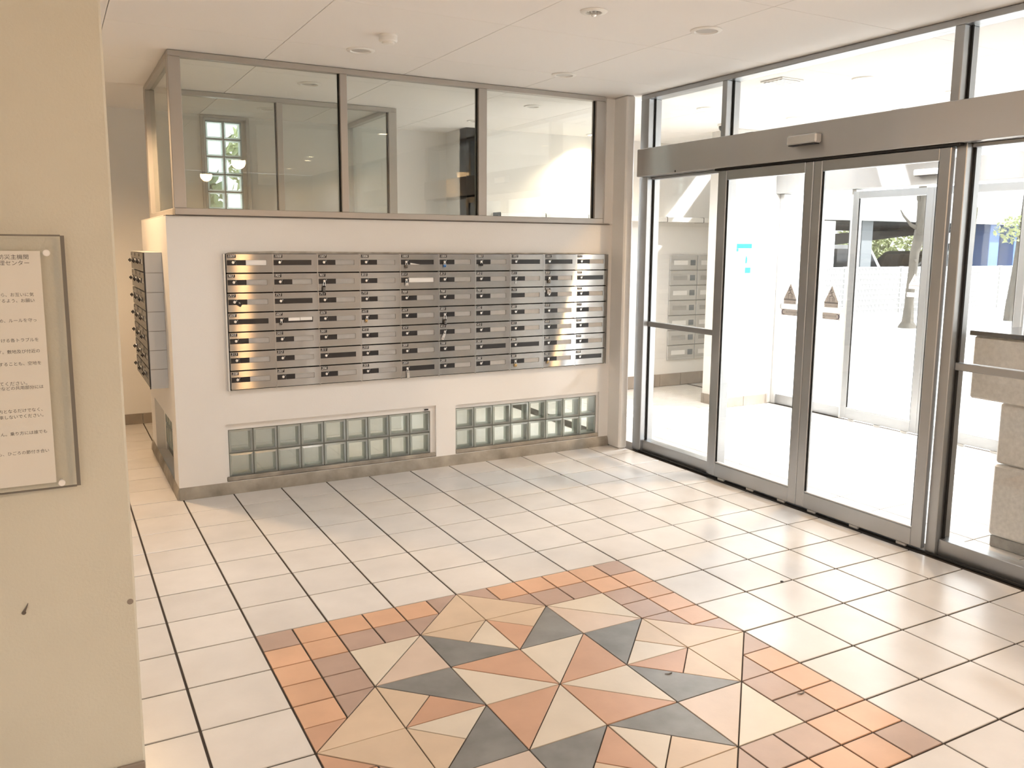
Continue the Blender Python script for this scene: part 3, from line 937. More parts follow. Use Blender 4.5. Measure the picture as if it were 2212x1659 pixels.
def make_box(P, root, kind, number=None, knob=True):
    link('body', P['body'], root)
    link('front_plate', P['front_plate'], root)
    np_ = link('number_plate', P['number_plate'] if number is None or len(number) > 3 else P['number_plate_short'], root)
    if number:
        text('number', number, .0215, NUMW, np_, at(FACE_NY, BW * .026, -.0010, BH * .828), shear=.25)
    link('latch', P['latch'], root)
    if knob:
        k = link('knob', P['knob'], root, (KX, .0008, KZ))
        link('hasp', P['hasp'], k)
    if kind == 'black':
        link('slot_window', P['long_slider'], root)
    elif kind == 'longwhite':
        link('name_card', P['long_white'], root)
    else:
        link('slider', P['slider'], root)
        link('name_card', P['white_card'] if kind == 'white' else P['card'], root)
NUMS = ['1009 1008 1007 1006 1005 1004 1003 1002 1001 914', '903 902 901 815 814 813 812 811 810 809',
        '713 712 711 710 709 708 707 706 705 704', '608 607 606 605 604 603 602 601 515 514',
        '503 502 501 415 414 413 412 411 410 409', '313 312 311 310 309 308 307 306 305 304',
        '208 207 206 205 204 203 202 201 102 108']
KIND = {'1009': 'white', '1008': 'black', '1005': 'black', '1002': 'black', '1001': 'black', '809': 'black', '712': 'black', '608': 'black',
        '607': 'black', '311': 'black', '307': 'black', '306': 'black', '204': 'black', '108': 'black', '814': 'longwhite'}
LOOK = {'white': 'white name card', 'black': 'long black slot window', 'longwhite': 'wide white paper in its slot', 'grey': 'grey name card'}
LOCKED = {'1005': 'steel padlock', '1004': 'blue padlock', '1003': 'black padlock', '814': 'steel padlock', '901': 'long black lock', '713': 'black tag',
          '607': 'small bronze lock', '605': 'brass padlock', '603': 'black dial lock', '413': 'long silver lock', '204': 'silver dial lock',
          '811': 'silver key', '810': 'bronze padlock', '705': 'crumpled plastic', '201': 'brass padlock', '102': 'small brass lock'}
ORD = ['top', 'second', 'third', 'fourth', 'fifth', 'sixth', 'bottom']
CORD = ['first', 'second', 'third', 'fourth', 'fifth', 'sixth', 'seventh', 'eighth', 'ninth', 'last']
POS = {}
for r, row in enumerate(NUMS):
    for c, num in enumerate(row.split()):
        kind = KIND.get(num, 'grey')
        x, z = BX0 + c * PX, BZT - (r + 1) * PZ + .0075
        lab = f"steel mailbox {num}, {CORD[c]} column, {ORD[r]} row, {LOOK[kind]}"
        if num in LOCKED: lab += f", {LOCKED[num]}"
        t = thing('mailbox', lab, 'mailbox', (x, YF - .030, z), group='steel mailboxes on the front wall')
        make_box(MP, t, kind, num, knob=(num != '706'))
        POS[num] = (x + KX, YF - .030, z + KZ)
        if num == '607': link('letter', MP['letters'], t)
        if num == '1005': link('paper_scrap', MP['paper_scrap'], t)
        if num == '607':
            pass
# the steel carcass the fronts close: back plate with a thin rim
car = thing('mailbox_rack', 'thin grey steel rack behind the mailbox fronts on the white wall', 'rack', (0, 0, 0))
x0, x1, z1, z0 = BX0 - .006, BX0 + 10 * PX + .003, BZT + .002, BZT - 7 * PZ - .002
MB().box(x0 + .004, x1 - .004, YF - .0075, YF - .0005, z0 + .002, z1 - .001).obj('back_plate', GAPB, car)
MB().cbox(x0 - .012, x0, YF - .030, YF - .0005, z0, z1, .002).obj('side_rim', ALU2, car)
MB().cbox(x1, x1 + .003, YF - .028, YF - .0005, z0, z1, .001).obj('side_rim', ALU2, car)
for c in range(1, 10):
    xx = BX0 + c * PX - .0028
    MB().box(xx + .0006, xx + .0021, YF - .0295, YF - .008, z0, z1).obj('divider', ALU2 if c % 1 else LOCKST, car)

# grime line above the rack
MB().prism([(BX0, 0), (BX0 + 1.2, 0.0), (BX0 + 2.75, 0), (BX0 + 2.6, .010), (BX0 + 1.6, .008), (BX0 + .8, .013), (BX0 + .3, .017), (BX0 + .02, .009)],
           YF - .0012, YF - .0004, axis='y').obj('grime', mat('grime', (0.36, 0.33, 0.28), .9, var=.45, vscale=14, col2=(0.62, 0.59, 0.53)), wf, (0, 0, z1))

# padlocks and small locks hanging from the hasps
def padlock(num, body_m, label, w_=.020, h_=.020, sh=.016, tilt=0.0, shackle_m=None, dial=False, cat='padlock'):
    x, y_, z = POS[num]
    t = thing('padlock', label, cat, (x - .002, y_ - .011, z - .004), group='locks hung on the mailbox knobs')
    t.rotation_euler = (0, math.radians(tilt), 0)
    r = w_ * .33
    pts = [(-r, 0, -sh), (-r, 0, -r)] + [(-r * math.cos(a), 0, -r + r * math.sin(a)) for a in [math.pi * k / 6 for k in range(1, 6)]] + [(r, 0, -r), (r, 0, -sh)]
    MB().tube(pts, .0019, 8).obj('shackle', shackle_m or LOCKST, t, smooth=True)
    MB().cbox(-w_ / 2, w_ / 2, -.0055, .0055, -sh - h_, -sh + .001, .003).obj('lock_body', body_m, t)
    if dial:
        for k in range(3):
            zz = -sh - h_ * (.30 + .22 * k)
            MB().lathe([(w_ * .40, -.0015), (w_ * .44, -.0005), (w_ * .44, .0005), (w_ * .40, .0015)], 12, c=(0, -.003, zz)).obj('dial_ring', LOCKST, t)
    else:
        MB().lathe([(.003, -.0005), (.003, -.0062)], 10, axis='y', c=(0, 0, -sh - h_ * .72)).obj('keyhole', GAPB, t)
    return t
padlock('1005', LOCKDK, 'dark steel padlock hanging from mailbox 1005', .019, .020)
padlock('1004', BLUEP, 'small blue padlock hanging from mailbox 1004', .018, .017)
padlock('1003', BLACK, 'squat black padlock hanging from mailbox 1003', .026, .018, .008)
padlock('814', LOCKST, 'steel padlock hanging from mailbox 814', .020, .019)
padlock('901', BLACK, 'long black combination lock hanging from mailbox 901', .019, .042, .026, tilt=6, dial=True)
padlock('605', BRASS, 'small brass padlock hanging tilted from mailbox 605', .018, .018, .012, tilt=18)
padlock('607', LOCKDK, 'tiny dark bronze padlock under the knob of mailbox 607', .016, .014, .012, tilt=10)
padlock('603', BLACK, 'black dial lock with silver shackle on mailbox 603', .024, .040, .030, dial=True)
padlock('413', LOCKST, 'long bright silver lock hanging slanted from mailbox 413', .018, .044, .012, tilt=24)
padlock('204', LOCKST, 'silver dial lock hanging below mailbox 204', .018, .040, .026, tilt=-4, dial=True)
padlock('810', LOCKDK, 'dark bronze padlock hanging from mailbox 810', .022, .022, .013, tilt=10)
padlock('201', BRASS, 'bright brass padlock hanging from mailbox 201', .020, .020, .016)
padlock('102', BRASS, 'narrow brass lock hanging slanted from mailbox 102', .012, .022, .010, tilt=20)
# key on 811
x, y_, z = POS['811']
t = thing('key', 'small silver key hanging from the knob of mailbox 811', 'key', (x - .002, y_ - .009, z - .002))
MB().tube([(.006 * math.cos(a) - .002, 0, .006 * math.sin(a) - .004) for a in [2 * math.pi * k / 12 for k in range(13)]], .0011, 6).obj('key_ring', LOCKST, t)
MB().cbox(-.005, -.001, -.002, 0, -.030, -.008, .0008).lathe([(.0045, -.002), (.0045, 0)], 10, axis='y', c=(-.003, 0, -.032)).obj('key_blade', CHROME, t)
# black tag on 713
x, y_, z = POS['713']
t = thing('tag', 'black square tag turned on its corner at mailbox 713', 'tag', (x + .030, y_ - .004, z - .012))
t.rotation_euler = (0, math.radians(35), 0)
MB().cbox(-.016, .014, -.004, 0, -.014, .014, .002).obj('tag_plate', BLACK, t)
text('tag_print', 'm', .014, NUMW, t, at(FACE_NY, -.010, -.0045, .001))
# crumpled plastic on 705
x, y_, z = POS['705']
t = thing('plastic_scrap', 'crumpled clear plastic stuck on the latch of mailbox 705', 'scrap', (x - .004, y_ - .003, z + .014))
mb = MB()
rr = random.Random(3)
vs = []
for a in range(5):
    for b in range(5):
        vs.append((-.016 + a * .008 + rr.uniform(-.002, .002), -rr.uniform(0.001, .010), -.012 + b * .008 + rr.uniform(-.002, .002)))
mb.add(vs, [(a * 5 + b, a * 5 + b + 5, a * 5 + b + 6, a * 5 + b + 1) for a in range(4) for b in range(4)])
o = mb.obj('crumple', CARD, t)

# the bank on the side wall (3 wide, 7 high), fronts turned to the corridor
SP = mailbox_parts(.108)
colname = ['farthest column', 'middle column', 'nearest column']
dial = MB()
dial.cbox(-.007, .007, -.022, -.001, -.007, .007, .002).cbox(-.016, .016, -.014, -.009, -.005, .005, .002).cbox(-.006, .006, -.015, -.008, -.015, .013, .002)
DM = dial.mesh('dial_lock', BLACK)
for r in range(7):
    for c in range(3):
        y1 = 2.38 + (3 - c) * PX                  # box left edge (viewed from the corridor) is its +y end
        z = BZT - (r + 1) * PZ + .0075
        t = thing('mailbox', f'steel mailbox in the bank on the side wall, {ORD[r]} row, {colname[c]}', 'mailbox',
                  (-0.130, y1, z), -math.pi / 2, group='steel mailboxes on the side wall')
        make_box(SP, t, 'black' if (r + c) % 4 == 0 else 'grey')
        k = link('dial_lock', DM, t, (KX, 0.0, KZ - .004))
cs = thing('mailbox_rack', 'steel rack of the side wall mailbox bank facing the corridor', 'rack')
MB().cbox(-.122, -.0205, 2.372, 2.3795, BZT - 7 * PZ - .003, BZT + .002, .001).obj('side_plate', mat('cool_grey_steel', (.50, .51, .52), .5, .3), cs)
for r in range(1, 7):
    zz = BZT - r * PZ
    MB().box(-.121, -.0205, 2.3706, 2.3722, zz - .0016, zz + .0006).obj('side_joint', LOCKDK, cs)
MB().cbox(-.1295, -.1235, 2.371, 2.3798, BZT - 7 * PZ - .004, BZT + .002, .001).obj('front_edge', BLACK, cs)
MB().cbox(-.124, -.0205, 2.372, 2.38 + 3 * PX, BZT + .0022, BZT + .0060, .001).obj('top_plate', ALU2, cs)

# the delivery side seen through the left sidelight: large mailboxes on the mail room wall
big = 1.31
lastrow = 7
for r in range(7):
    for c in range(3):
        x0 = 5.438 - .395 + (c + 1) * .395
        if c == 0 and False: continue
        z0 = 1.481 - (r + 1) * .1695
        t = thing('mailbox', f'pale steel delivery mailbox in the mail room, {ORD[r]} row, {["left", "middle", "right"][c]} column', 'mailbox',
                  (x0, 4.127, z0), group='delivery mailboxes in the mail room')
        MB().cbox(.002, .391, 0, .022, .002, .1665, .003).obj('front_plate', ALU2, t)
        MB().cbox(.05, .25, -.002, -.0002, .06, .11, .0005).obj('name_card', CARD if r % 2 else CARDW, t)
        MB().cbox(.29, .36, -.004, -.0002, .055, .115, .001).obj('latch', COLG, t)

# long white shelf box high on the mail room wall
t = thing('wall_shelf', 'long white ledge box high on the mail room wall', 'shelf', (0, 0, 0))
for k in range(6):
    a = 3.222 + k * .512
    MB().cbox(a + .004, a + .508, 3.99, 4.148, 1.842, 1.892, .003).obj('shelf_box', WPLAST, t)
    MB().cbox(a - .003, a + .0035, 3.992, 4.148, 1.840, 1.896, .001).obj('divider', GAPB, t)

# teal notice in the porch
t = thing('notice', 'small white notice with teal header on the porch wall', 'notice', (5.30, 2.849, 1.47))
MB().cbox(-.105, .105, -.004, -.0002, -.16, .145, .001).obj('sheet', PAPER, t)
MB().cbox(-.100, .100, -.0048, -.0041, .095, .140, .0003).obj('teal_header', TEAL, t)
MB().cbox(-.100, -.075, -.0048, -.0041, .065, .094, .0003).obj('teal_corner', TEAL, t)
MB().prism([(0.02, -.05), (.045, -.05), (.045, 0), (.032, .03), (.02, 0)], -.0048, -.0041, axis='y').obj('teal_arrow', TEAL, t)
MB().cbox(.02, .095, -.0048, -.0041, -.145, -.09, .0003).obj('teal_panel', TEAL, t)

# ------------------------------------------------------------------ notice board on the left wall
YB = -0.85
t = thing('notice_board', 'clear acrylic panel with a printed notice held by screws on the beige wall', 'notice board', (0, YB, 0))
bz0, bz1, bx1 = .944, 1.600, -.610
MB().cbox(-1.18, bx1, -.030, -.025, bz0, bz1, .001).obj('acrylic_panel', ACRYL, t)
MB().cbox(-1.14, -.657, -.0245, -.0235, .958, 1.561, .0002).obj('paper', PAPER, t)
MB().box(bx1 - .0002, bx1 + .009, -.030, -.022, bz0, bz1).box(-1.18, bx1, -.030, -.025, bz1 - .002, bz1 + .002).box(-1.18, bx1, -.030, -.025, bz0 - .002, bz0 + .002).obj('panel_edge_shade', ACRYL_SHADE, t)  # edge strips, the right one widened into the panel's shadow band
for xx, zz in ((-.643, 1.556), (-.645, .957), (-1.155, 1.556), (-1.155, .957)):
    MB().lathe([(.004, -.0004), (.004, -.030), (.0085, -.0302), (.0085, -.036), (.007, -.0375)], 16, axis='y').obj('screw_cap', CARDW, t, (xx, 0, zz), smooth=True)
LINES = [('人部防災主機関', 1.541, .0135, -.673), ('防犯管理センター', 1.526, .0135, -.672),
         ('静かながら、お互いに気', 1.448, .0105, -.668), ('生活するよう、お願い', 1.433, .0105, -.667),
         ('のため、ルールを守っ', 1.383, .0105, -.665), ('における各トラブルを', 1.333, .0105, -.664),
         ('ます。敷地及び付近の', 1.304, .0105, -.663), ('みすることも、空地を', 1.273, .0105, -.662),
         ('てください。', 1.2225, .0115, -.690), ('掛けなどの共用部分には', 1.211, .0105, -.6615),
         ('、構内となるだけでなく、', 1.152, .0105, -.661), ('自転車しないでください。', 1.137, .0105, -.660),
         ('ません。乗り方には誰でも', 1.093, .0105, -.660), ('にも、ひごろの節付き合い', 1.042, .0105, -.659)]
paper = [c for c in t.children if c.name.startswith('paper')][0]
for s, zz, sz, xr in LINES:
    text('printed_line', s, sz, INK, paper, at(FACE_NY, xr - .009, -.0249, zz), align='RIGHT')

# ------------------------------------------------------------------ ceiling fittings
def downlight(x, y, label, r=.082, lit=False, z=H, inner=None):
    t = thing('downlight', label, 'light', (x, y, z), group='round recessed downlights')
    MB().lathe([(r * .66, -.0006), (r, -.0006), (r, -.003), (r * .93, -.008), (r * .74, -.0085), (r * .70, -.004), (r * .66, -.0006)], 32).obj('trim_ring', WPLAST, t, smooth=True)
    MB().lathe([(r * .655, -.0008), (r * .655, -.0026), (r * .3, -.0022)], 32).obj('diffuser', LIT if lit else (inner or GREYLENS), t)
    return t
LIT = emit_mat('lit_diffuser', (1.0, 0.80, 0.52), 12.0)
downlight(1.012, 1.538, 'downlight left of the smoke detector, above the mailbox wall')
downlight(2.392, 1.536, 'downlight near the corner over the right end of the mailboxes')
downlight(2.412, 0.184, 'large downlight nearest the sliding doors')
downlight(1.036, 2.728, 'downlight seen through the first upper pane, nearer one')
downlight(1.031, 4.018, 'downlight by the glass block window, far behind the upper panes')
downlight(2.846, 2.739, 'downlight seen through the third upper pane', .07)
downlight(2.809, 3.725, 'downlight at the post between second and third upper panes', .07)
downlight(4.25, 3.95, 'lit downlight washing the mail room wall yellow', .075, True)
downlight(-0.40, 2.70, 'lit warm downlight over the corridor beside the side wall mailboxes', .075, True)
downlight(4.15, 0.62, 'lit warm downlight in the porch ceiling', .075, True)
downlight(1.69, -4.50, 'lit warm downlight at the rear of the lobby', .075, True)
for (x, y), q in zip(REAR_FILL, REARL): downlight(x, y, f'added fill downlight in the rear of the lobby, {q} one behind the camera', .075, True)
for (x, y), q in zip(NEAR_FILL, ('over the left of the floor', 'over the mosaic')): downlight(x, y, f'added fill downlight just above the frame, {q}', .075, True)
for (x, y), q in zip(PORCH_FILL, ('inner left', 'outer left', 'outer middle', 'outer right')): downlight(x, y, f'added fill downlight in the porch ceiling, {q} one', .075, True)
for lx, ly, wt, colr, cone in LAMPS:
    ld = bpy.data.lights.new('lamp', 'SPOT')
    ld.energy = wt; ld.color = colr; ld.spot_size = math.radians(cone); ld.spot_blend = 0.6 if cone < 170 else 0.1
    ld.shadow_soft_size = 0.20 if wt in (46, 22) else 0.09 if cone > 170 else 0.12 if wt == 95 else 0.05
    lo = bpy.data.objects.new('lamp', ld)
    COL.objects.link(lo); lo.location = (lx, ly, H - .03)
t = thing('smoke_detector', 'round white smoke detector on the ceiling', 'smoke detector', (1.026, 1.126, H))
MB().lathe([(.050, -.0006), (.050, -.012), (.047, -.015)], 28).obj('base', WPLAST, t, smooth=True)
MB().lathe([(.049, -.0152), (.050, -.030), (.043, -.036)], 28).obj('sensor_ring', WPLAST, t, smooth=True)
MB().lathe([(.033, -.0362), (.033, -.046), (.022, -.050), (.004, -.051)], 24).obj('dome', WPLAST, t, smooth=True)
t = thing('emergency_light', 'small white ceiling light with a bulb set in a ring', 'light', (1.711, 0.179, H))
MB().lathe([(.036, -.0006), (.066, -.0006), (.066, -.003), (.060, -.008), (.040, -.009), (.036, -.0006)], 28).obj('trim_ring', WPLAST, t, smooth=True)
MB().lathe([(.0355, -.0008), (.0355, -.0022), (.02, -.0018)], 24).obj('reflector', mat('mirror_cup', (.6, .6, .58), .15, .9), t)
MB().lathe([(.008, -.0025), (.014, -.012), (.013, -.020), (.006, -.026), (.001, -.027)], 16).obj('bulb', CHROME, t, smooth=True)
for a in range(3):
    an = a * 2.094
    MB().cbox(-.0015, .0015, .016, .034, -.012, -.002, .0005).obj('bulb_clip', CHROME, t).rotation_euler = (0, 0, an)
t = thing('dome_camera', 'small smoked dome camera on the porch ceiling behind the transom', 'camera', (4.84, 2.70, H))
MB().lathe([(.055, -.0006), (.055, -.016), (.050, -.020)], 24).obj('mount', WPLAST, t, smooth=True)
MB().lathe([(.044, -.0202), (.044, -.032), (.040, -.048), (.028, -.062), (.012, -.069), (.002, -.070)], 24).obj('dome', mat('smoked_dome', (.05, .05, .055), .08), t, smooth=True)
t = thing('air_vent', 'pale square vent on the porch ceiling behind the transom glass', 'vent', (3.75, 0.95, H))
MB().cbox(-.10, .10, -.10, .10, -.010, -.0006, .003).obj('vent_frame', WPLAST, t)
for k in range(5):
    MB().cbox(-.085, .085, -.085 + k * .036, -.062 + k * .036, -.016, -.0105, .002).obj('vent_slat', ALU2, t)

# ------------------------------------------------------------------ intercom pedestal in the porch
t = thing('intercom_pedestal', 'pale stone pedestal with black granite top beyond the right sidelight', 'pedestal', (3.69, -0.75, 0))
MB().cbox(.012, .55, -.90, -.008, .0005, .062, .004).obj('plinth', STONEG, t)
MB().cbox(0, .56, -.245, 0, .066, .452, .012).obj('stone_block', STONE, t)
MB().cbox(0, .56, -.90, -.252, .066, .452, .012).obj('stone_block', STONE, t)
MB().cbox(.006, .55, -.895, .008 - .012, .460, .782, .010).obj('stone_block', STONE, t)
MB().cbox(-.02, .58, -.95, .155, .786, 1.122, .010).obj('upper_box', STONE, t)
MB().cbox(-.035, .60, -.97, .172, 1.124, 1.150, .003).obj('granite_top', GRANITE, t)

# specks on the floor
def speck(x, y, s, label):
    t = tag(MB().lathe([(s, 0.0004), (s * .8, s * .5), (s * .2, s * .7)], 8).obj('speck', BLACK, None, (x, y, 0)), label, 'debris')
speck(2.335, -0.595, .0085, 'small black speck of dirt on the pale floor tiles near the doors')
for q, (x, y, lab) in enumerate(((1.30, -1.03, 'curved scrap of dry leaf on the rust triangle of the mosaic'), (1.63, -1.365, 'curled dry stem on the orange border tiles of the mosaic'))):
    tag(MB().tube([(x - .018, y + .004, .002), (x - .006, y - .004, .003), (x + .008, y - .003, .003), (x + .018, y + .006, .002)], [.001, .0022, .0022, .0008], 6).obj('leaf_scrap', LOCKDK), lab, 'leaf')

# ------------------------------------------------------------------ outside
ground = struct(MB().box(-8, 60, -30, 40, -.3, -.13).box(5.80, 60, -30, 40, -.13, -.02).obj('ground', GROUND))
struct(MB().box(9.0, 45, 9.25, 20, -.02, -.012).obj('road_1', mat('asphalt', (.06, .06, .062), .9)))
def trunk_mesh(pts, rad, seed, n=12):
    rr = random.Random(seed)
    ph = [rr.uniform(0, 6.28) for _ in range(4)]
    mb = MB()
    P2, R2 = [], []
    for a in range(len(pts) - 1):
        for k in range(4):
            f = k / 4
            P2.append(Vector(pts[a]).lerp(Vector(pts[a + 1]), f)); R2.append(rad[a] * (1 - f) + rad[a + 1] * f)
    P2.append(Vector(pts[-1])); R2.append(rad[-1])
    fr = []
    for k, r in enumerate(R2):
        fr.append((lambda t, r=r, k=k: r * (1 + .07 * math.sin(3 * t + ph[0] + k * .3) + .05 * math.sin(5 * t + ph[1] - k * .7))))
    mb.tube(P2, fr, n)
    return mb
def leaves(n, rx, ry, rz, s, seed, hole=0.5):
    rr = random.Random(seed)
    mb = MB()
    for _ in range(n):
        while True:
            p = Vector((rr.uniform(-1, 1), rr.uniform(-1, 1), rr.uniform(-1, 1)))
            if hole < p.length < 1: break
        p = Vector((p.x * rx, p.y * ry, p.z * rz))
        a = Vector((rr.uniform(-1, 1), rr.uniform(-1, 1), rr.uniform(-1, 1))).normalized()
        b = a.cross(Vector((rr.uniform(-1, 1), rr.uniform(-1, 1), rr.uniform(-1, 1)))).normalized()
        l = s * rr.uniform(.6, 1.3)
        c = a.cross(b) * l * .15
        mb.add([p - a * l, p + b * l * .45 + c, p + a * l, p - b * l * .45 + c], [(0, 1, 2, 3)])
    return mb
t = thing('tree', 'grey pruned tree trunk with a bare side branch, nearest the fence left', 'tree', (14.456, 7.689, -.02))
pts = [(0, 0, 0), (.0, 0, .12), (.01, 0, .5), (.03, 0, 1.0), (.05, 0, 1.5), (.12, -.03, 1.85), (.14, -.04, 2.15), (.13, -.03, 2.6), (.13, -.03, 3.2), (.16, 0, 4.2)]
trunk_mesh(pts, [.19, .115, .085, .08, .085, .105, .10, .075, .07, .06], 1).obj('trunk', BARK, t, smooth=True)
trunk_mesh([(.10, -.02, 1.98), (-.05, .05, 2.05), (-.22, .10, 2.22), (-.30, .12, 2.34)], [.05, .032, .022, .010], 2, 8).obj('branch', BARK, t, smooth=True)
trunk_mesh([(.14, -.03, 2.45), (.06, 0, 2.56), (.04, .0, 2.62)], [.05, .04, .03], 4, 8).obj('branch', BARK, t, smooth=True)
for k, (bx, bz) in enumerate(((-.06, 1.35), (-.05, .95))):
    MB().lathe([(.03, -.02), (.035, 0), (.02, .02), (.004, .026)], 10, axis='y', c=(bx + .06, -.07, bz)).obj('knot', BARK, t)
t = thing('tree', 'olive tree trunk sawn off flat at the top, beyond the right sidelight', 'tree', (15.751, 7.425, -.02))
trunk_mesh([(0, 0, 0), (.01, 0, .3), (.04, 0, .8), (.10, 0, 1.5), (.13, 0, 2.0), (.15, 0, 2.42)], [.105, .098, .085, .078, .075, .085], 5).obj('trunk', BARK2, t, smooth=True)
MB().lathe([(.075, 0), (.07, .03), (.03, .05)], 12).obj('sawn_top', CONCW, t, (.15, 0, 2.42))
MB().lathe([(.03, .02), (.04, -.0), (.03, -.03), (.005, -.035)], 10, axis='y', c=(.06, -.08, 1.30)).obj('knot', BARK2, t)
t = thing('tree', 'pale grey tree trunk with leafy sprigs at the right edge of the glass', 'tree', (18.10, 7.80, -.02))
trunk_mesh([(0, 0, 0), (.03, 0, .5), (.12, 0, 1.2), (.20, 0, 2.0), (.26, 0, 2.9), (.30, 0, 4.2)], [.13, .10, .095, .09, .085, .07], 8).obj('trunk', BARK, t, smooth=True)
stuff(leaves(260, .42, .42, .30, .06, 9, 0).obj('leaves', LEAF, t, (-.1, 0, 2.0)))

# picket fence along the car park
t = thing('picket_fence', 'white slatted fence between the trees and the parked cars', 'fence', (0, 9.1, 0))
stuff(MB().add([], []).obj('placeholder', FENCEW, t)) if False else None
sl = MB()
for k in range(420):
    x = 10.6 + k * .0345
    sl.box(x, x + .016, -.012, .012, .13, 1.145)
stuff(sl.obj('slats', FENCEW, t))
for k in range(10):
    z = .13 + k * .1125
    MB().cbox(10.55, 25.2, -.022, .022, z - .016, z + .018, .003).obj('rail', FENCEW, t)
for k in range(9):
    x = 10.55 + k * 1.83
    MB().cbox(x - .03, x + .03, -.035, .035, -.02, 1.17, .005).obj('post', FENCEW, t)
struct(MB().cbox(10.4, 25.4, 8.98, 9.22, -.02, .11, .01).obj('kerb_1', CONCW))

# car park under the white building
b = thing('parking_building', 'white building with dark open parking level behind the fence', 'building', (0, 0, 0))
MB().cbox(5.9, 40, 10.6, 10.85, 2.22, 9.0, .01).obj('facade', CONCW, b)
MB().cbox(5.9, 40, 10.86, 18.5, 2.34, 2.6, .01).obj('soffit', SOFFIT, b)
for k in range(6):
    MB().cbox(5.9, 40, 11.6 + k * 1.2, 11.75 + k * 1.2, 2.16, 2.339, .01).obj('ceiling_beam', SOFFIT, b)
MB().add([(17.0, 14.2, 1.40), (17.0, 14.5, 1.40), (17.0, 14.5, 1.80), (17.0, 14.2, 1.80), (26.0, 14.2, 2.20), (26.0, 14.5, 2.20), (26.0, 14.5, 2.335), (26.0, 14.2, 2.335)],
         [(0, 3, 2, 1), (4, 5, 6, 7), (0, 1, 5, 4), (1, 2, 6, 5), (2, 3, 7, 6), (3, 0, 4, 7)]).obj('ramp_beam', SOFFIT, b)
MB().cbox(16.88, 17.28, 10.9, 11.3, -.02, 2.339, .01).obj('column', COLG, b)
MB().cbox(22.05, 22.5, 10.9, 11.35, -.02, 2.339, .01).obj('column', COLB, b)
MB().cbox(23.2, 23.7, 10.9, 11.4, -.02, 2.339, .01).obj('column', COLB, b)
MB().cbox(5.9, 15.9, 10.86, 11.1, -.02, 2.2, .01).obj('wall_panel', CONCW, b)
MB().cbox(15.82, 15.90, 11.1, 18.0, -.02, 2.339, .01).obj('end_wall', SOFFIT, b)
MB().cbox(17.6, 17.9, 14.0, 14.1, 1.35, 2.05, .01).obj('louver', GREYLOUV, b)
MB().cbox(28.2, 31.4, 16.5, 16.7, -.02, 1.75, .01).obj('back_wall', SOFFIT, b)

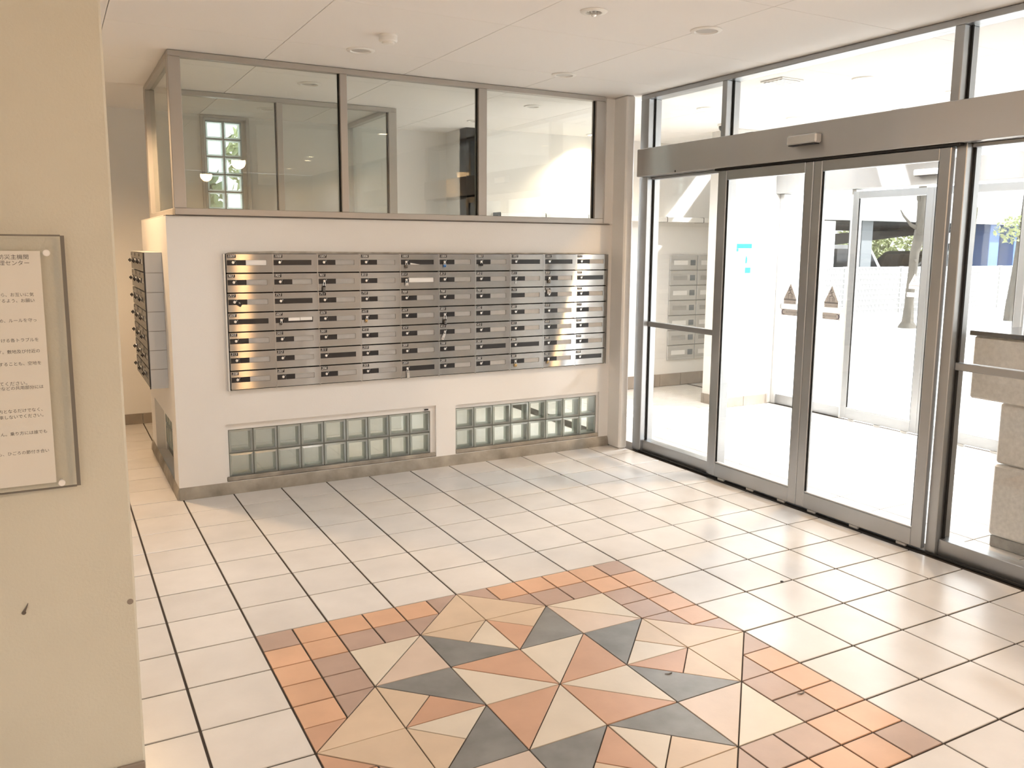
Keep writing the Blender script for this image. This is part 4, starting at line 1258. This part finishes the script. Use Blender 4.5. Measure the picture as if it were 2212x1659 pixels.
def car(label, x, y, rz, paint, h=1.50, l=4.3, tall=False):
    t = thing('car', label, 'car', (x, y, -.02), rz)
    w2 = .84
    body = [(-l / 2, .30), (-l / 2, .85), (-l / 2 + .12, .95), (l / 2 - 1.15, .95), (l / 2 - .12, .78), (l / 2, .62), (l / 2, .30)]
    MB().prism(ccw(body), -w2, w2, axis='y').obj('body', paint, t)
    if tall: cab = [(-l / 2 + .06, .951), (-l / 2 + .16, h - .08), (-l / 2 + .30, h), (l / 2 - 1.75, h), (l / 2 - 1.55, h - .05), (l / 2 - 1.0, .951)]
    else: cab = [(-l / 2 + .25, .951), (-l / 2 + .75, h - .06), (-l / 2 + 1.0, h), (l / 2 - 2.0, h), (l / 2 - 1.8, h - .04), (l / 2 - .95, .951)]
    MB().prism(ccw(cab), -w2 + .07, w2 - .07, axis='y').obj('cabin', paint, t)
    zt, zb = h - .10, .99
    def lerp_x(z, side):
        e = cab if side else cab
        if side == 0: (xa, za), (xb, zb_) = cab[0], cab[1]
        else: (xa, za), (xb, zb_) = cab[5], cab[4]
        return xa + (xb - xa) * (z - za) / (zb_ - za)
    for sgn in (-1, 1):
        q = [(lerp_x(zb, 0) + .12, zb), (lerp_x(zb, 1) - .14, zb), (lerp_x(zt, 1) - .10, zt), (lerp_x(zt, 0) + .10, zt)]
        ya = sgn * (w2 - .069)
        MB().prism(ccw(q), min(ya, ya + sgn * .006), max(ya, ya + sgn * .006), axis='y').obj('side_window', CARGL, t)
        MB().cbox(-.55, -.47, min(ya, ya + sgn * .012), max(ya, ya + sgn * .012), zb, zt, .002).obj('pillar', paint, t)
        for xx in (-l / 2 + .75, l / 2 - .8):
            wv = MB().lathe([(.20, -.09), (.30, -.09), (.31, -.06), (.31, .06), (.30, .09), (.20, .09)], 20, axis='y', c=(xx, sgn * (w2 - .08), .31)).obj('wheel', TYRE, t)
        MB().cbox(l / 2 - 1.25, l / 2 - 1.1, min(sgn * (w2 + .02), sgn * (w2 + .2)), max(sgn * (w2 + .02), sgn * (w2 + .2)), .98, 1.10, .03).obj('mirror', paint, t)
        MB().cbox(-l / 2 - .01, -l / 2 + .06, min(sgn * (w2 - .02), sgn * (w2 - .25)), max(sgn * (w2 - .02), sgn * (w2 - .25)), .70, .92, .01).obj('tail_light', REDL, t)
    xr0, xr1 = lerp_x(zb, 0), lerp_x(zt, 0)
    MB().add([(xr0 - .004, -w2 + .15, zb), (xr0 - .004, w2 - .15, zb), (xr1 - .004, w2 - .2, zt), (xr1 - .004, -w2 + .2, zt),
              (xr0 + .01, -w2 + .15, zb), (xr0 + .01, w2 - .15, zb), (xr1 + .01, w2 - .2, zt), (xr1 + .01, -w2 + .2, zt)],
             [(0, 3, 2, 1), (4, 5, 6, 7), (0, 1, 5, 4), (1, 2, 6, 5), (2, 3, 7, 6), (3, 0, 4, 7)]).obj('rear_window', CARGL, t)
    xr0, xr1 = lerp_x(zb, 1), lerp_x(zt, 1)
    MB().add([(xr0 + .004, -w2 + .15, zb), (xr0 + .004, w2 - .15, zb), (xr1 + .004, w2 - .2, zt), (xr1 + .004, -w2 + .2, zt),
              (xr0 - .01, -w2 + .15, zb), (xr0 - .01, w2 - .15, zb), (xr1 - .01, w2 - .2, zt), (xr1 - .01, -w2 + .2, zt)],
             [(0, 1, 2, 3), (4, 7, 6, 5), (0, 4, 5, 1), (1, 5, 6, 2), (2, 6, 7, 3), (3, 7, 4, 0)]).obj('windscreen', CARGL, t)
    return t
car('white boxy car with a black side window behind the slatted fence', 17.9, 12.4, 0.0, CARW, 1.66, 3.6, True)
car('grey green car with a low sloping windscreen behind the bare tree', 22.15, 13.2, math.pi, CARS, 1.50, 4.4)
car('white car with red tail light behind the olive trunk', 29.7, 15.5, 0.0, CARW, 1.52, 4.2, True)
car('dark blue car at the right edge behind the pale trunk', 27.3, 12.6, math.pi, CARD_, 1.45, 4.3)

for k, (x, y, z, s, m_, lab) in enumerate(((28.6, 20.6, 1.3, 1.6, LEAF, 'sunlit yellow green shrub behind the car park, left one'),
                                           (32.0, 21.4, 1.3, 1.7, LEAF, 'sunlit yellow green shrub behind the car park, middle one'),
                                           (37.5, 20.0, 1.8, 1.6, LEAFD, 'darker green shrub behind the car park, right one'),
                                           (1.5, 14.4, 2.4, 1.0, LEAFD, 'green shrub outside the tall glass block window, lower left'),
                                           (4.0, 15.6, 3.3, 1.3, LEAF, 'pale green shrub outside the tall glass block window, upper right'))):
    t = thing('shrub', lab, 'shrub', (x, y, -.02))
    stuff(leaves(900, s, s * .8, s * .8, .16, 20 + k, .35).obj('foliage', m_, t, (0, 0, z)))
    MB().tube([(0, 0, 0), (.04, 0, z * .5), (0, 0, z)], [.06, .05, .03], 8).obj('stem', BARK, t)
